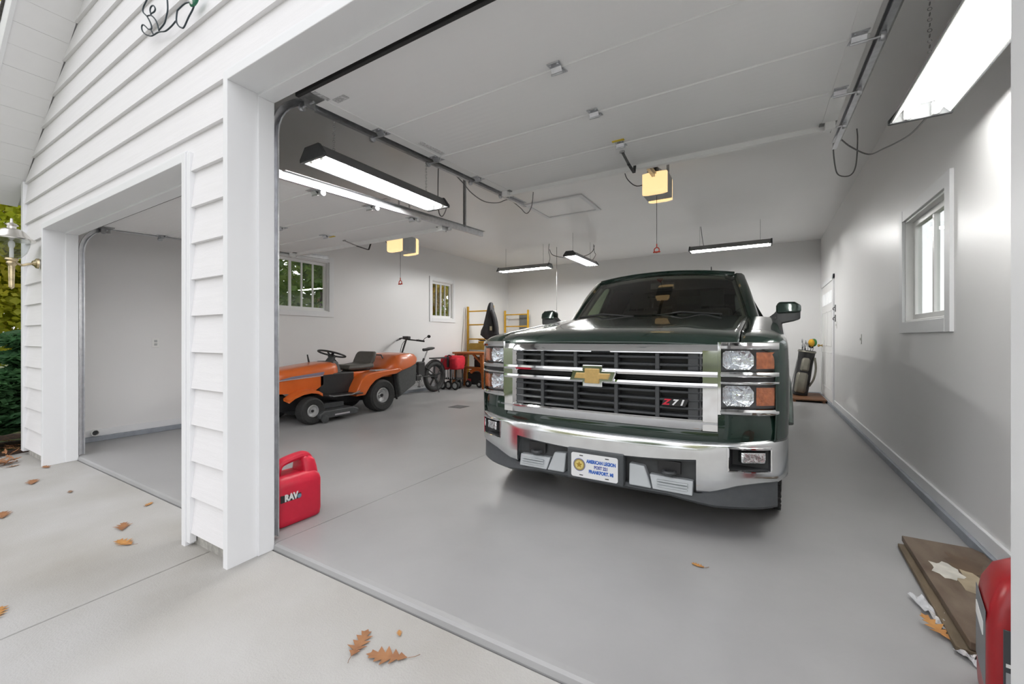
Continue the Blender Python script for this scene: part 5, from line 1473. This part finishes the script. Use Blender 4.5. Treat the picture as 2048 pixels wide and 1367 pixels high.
for i, (x, y, sz, rz, m) in enumerate(((-3.44,1.00,.15,70,0),(-3.17,.93,.15,100,1),(-4.40,.66,.17,80,0),(-4.58,.60,.14,20,0),(-2.86,.40,.16,60,1),(-5.15,.93,.17,75,0),(-3.72,1.22,.08,40,1),(-4.57,1.02,.07,80,2),(-5.62,1.10,.12,90,0),(-5.95,.95,.10,10,2),(-1.24,1.20,.04,50,1))):
    leaf(x, y, zd(y), sz, R(rz), m, dl[i], .8, 10+i, 'leaves blown onto the driveway')
leaf(-.276,2.277,.001,.07,R(80),1,'small curled tan leaf on the floor in front of the truck',.9,31)
leaf(.575,2.235,.02,.13,R(30),1,'tan leaf propped against the board stack',.5,32,tilt=R(12))

# ground, shrubs, trees
gr = MB().add([(-60,-60,-.66),(60,-60,-.66),(60,60,-.12),(-60,60,-.12)],[(0,1,2,3)])
gr = MB().box(-60,-6.56,-40,60,-.6,-.07).box(1.12,60,1.33,60,-.6,-.10).box(-6.56,60,-60,-9.01,-.9,-.46)
struct(gr.build('ground', mat('lawn_ground',(.05,.075,.022),.95,col2=(.09,.10,.035),scale=2.5,bump=.4)), 'grassy ground around the garage')
mulch = MB().grid(lambda u, v: (lerp(-8.6,-6.50,u), lerp(-.2,6.5,v), -.06+.035*math.sin(23*u)*math.cos(31*v)), 30, 60).build('mulch_bed', mat('bark_mulch',(.075,.042,.027),.95,col2=(.035,.022,.016),scale=25,bump=.8,bscale=60))
tag(mulch,'dark bark mulch bed beside the garage corner','mulch',kind='stuff')
lp = MB(); rr = random.Random(5)
for i in range(90):
    x, y = -6.05-1.3*rr.random()**1.3, .78+.40*rr.random()+.03
    if x > -6.40 and y > 1.02: y -= .25
    b_ = oak(i%7, .9); a = rr.random()*6.28; sz = .08+.07*rr.random(); tx, ty = rr.random()-.5, rr.random()-.5; zz = .015+.05*rr.random()*(1 if x < -6.35 else .3)
    mx = Matrix.Translation((x,y,zd(y)+zz)) @ Euler((tx,ty,a)).to_matrix().to_4x4()
    lp.add([mx @ (Vector(v)*sz) for v in b_.v], b_.f)
lp = lp.build('fallen_leaves', leafm[0], fix=False); tag(lp,'drift of brown fallen leaves at the garage corner','leaves',kind='stuff')

def leafcloud(blobs, n, sz, seed, flat=1.0, elong=1.0):
    rr = random.Random(seed); bm = MB()
    for (cx, cy, cz, rx, ry, rz_), w in blobs:
        for i in range(int(n*w)):
            u = rr.random(); th = rr.random()*6.283; ph = math.acos(2*rr.random()-1); r = .55+.5*rr.random()**.6
            p = Vector((cx+rx*r*math.sin(ph)*math.cos(th), cy+ry*r*math.sin(ph)*math.sin(th), cz+rz_*r*math.cos(ph)))
            s_ = sz*(.6+.8*rr.random())
            m = Euler((rr.gauss(0,.7)*flat, rr.gauss(0,.7)*flat, rr.random()*6.28)).to_matrix()
            bm.add([p + m @ Vector(q) for q in ((-s_*.5,0,0),(0,-s_*elong*.6,s_*.1),(s_*.5,0,0),(0,s_*elong*.6,s_*.1))],[(0,1,2,3)])
    return bm
def leafmat(name, c1, c2):
    m = mat(name, c1, .6, col2=c2, scale=1.2)
    b = m.node_tree.nodes['Principled BSDF']
    b.inputs['Subsurface Weight'].default_value = 0
    nt = m.node_tree; tl = nt.nodes.new('ShaderNodeBsdfTranslucent'); mx = nt.nodes.new('ShaderNodeMixShader'); mx.inputs[0].default_value = .6
    src = b.inputs['Base Color'].links[0].from_socket
    nt.links.new(src, tl.inputs[0]); out = nt.nodes['Material Output']
    nt.links.new(b.outputs[0], mx.inputs[1]); nt.links.new(tl.outputs[0], mx.inputs[2]); nt.links.new(mx.outputs[0], out.inputs[0])
    return m
LM = [leafmat('yellow_green_leaves',(.42,.50,.04),(.66,.58,.07)), leafmat('green_leaves',(.13,.27,.05),(.32,.44,.08)), leafmat('dark_evergreen',(.06,.16,.07),(.14,.30,.12)), leafmat('orange_leaves',(.66,.38,.06),(.48,.46,.08))]
M['bark'] = mat('tree_bark',(.09,.07,.055),.9,var=.3,scale=20,bump=.6)
def tree(x, y, h, r, lm, lbl, seed, n=11000, sz=.09, low=.6):
    e = thing('tree', lbl, 'tree', (x, y, -.1))
    rr = random.Random(seed)
    MB().tube([(0,0,0),(.1,.05,h*.4),(.05,.1,h*.8)],[.16,.12,.05],10).build('trunk','bark',e,smooth=True)
    bl = [((0,0,lerp(low,h,.55)+.2,r,r,(h-low)*.5),1.0)]
    for i in range(6):
        a = rr.random()*6.28; bl.append(((r*.7*math.cos(a), r*.7*math.sin(a), lerp(low+.5,h-.4,rr.random()), r*.55, r*.55, r*.45),.32))
    f_ = leafcloud(bl, n, sz, seed).build('foliage', LM[lm], e, fix=False); f_['kind'] = 'stuff'
    return e
tree(-10.8,3.2,6.0,1.9,0,'yellow-green autumn tree seen past the garage corner',1)
tree(-12.6,.4,7.5,2.4,0,'tall yellowing tree beyond the lantern',2,n=15000)
tree(-9.6,6.6,5.2,1.5,1,'green tree outside the barred slider window',3,n=2600,sz=.15)
tree(-10.4,9.3,5.6,1.7,3,'orange-tinged tree outside the left wall',4,n=2600,sz=.16)
tree(-9.6,11.8,5.4,1.6,0,'yellow-green tree outside the small barred window',5,n=2600,sz=.15)
tree(-13.5,7.5,8,2.6,1,'large green tree behind the orange-tinged one',6,n=3500,sz=.22)
tree(-13.8,12.5,8,2.6,1,'large green tree at the far back corner',7,n=3500,sz=.22)
tree(-14.5,-3.5,8,2.6,1,'green tree across the lawn from the driveway',8,n=3000,sz=.3)
for i, (x, y) in enumerate(((-12,-20),(-4.5,-22),(3,-21),(10.5,-20))):
    tree(x, y, 7.5, 2.8, 1 if i%2 else 0, ['yellow-green tree at the left end of the row across the road','green tree second in the row across the road','yellow-green tree third in the row across the road','green tree at the right end of the row across the road'][i], 20+i, 2500, .35)
def shrub(x, y, layers, lbl, seed):
    e = thing('evergreen_shrub', lbl, 'shrub', (x, y, -.06))
    MB().tube([(0,0,0),(.02,.03,.5),(0,0,1.2)],[.05,.04,.015],8).build('stem','bark',e)
    f_ = leafcloud([((dx,dy,z,r,r,.13),w) for dx, dy, z, r, w in layers], 2600, .065, seed, .5, 1.5).build('foliage', LM[2], e, fix=False); f_['kind'] = 'stuff'
shrub(-7.22,1.60,[(0,0,1.38,.30,.5),(.08,-.1,1.18,.45,.9),(.05,0,.98,.55,1.2),(.1,-.1,.78,.52,1.0),(0,0,1.58,.18,.3)],'upper-tiered evergreen shrub beside the garage corner',41)
shrub(-7.15,.95,[(0,0,.50,.42,.8),(.05,0,.32,.48,.9),(.1,.05,.66,.28,.5)],'low spreading evergreen shrub beside the leaf drift',42)
shrub(-8.3,2.2,[(0,0,1.2,.55,1.2),(0,0,.8,.7,1.3),(0,0,1.55,.35,.6)],'broad evergreen shrub farther along the left side',43)
# neighbouring house wall seen through the right window
nw = MB().box(5.8,5.9,1.6,14,-.1,3.2).build('wall_house','wall'); struct(nw,'white sided house wall outside the right window')
for k in range(15):
    MB().hexa([(5.78,1.6,.0+.205*k),(5.81,1.6,.0+.205*k),(5.81,14,.0+.205*k),(5.78,14,.0+.205*k),(5.797,1.6,.203+.205*k),(5.81,1.6,.203+.205*k),(5.81,14,.203+.205*k),(5.797,14,.203+.205*k)]).build('siding_board','siding',nw)
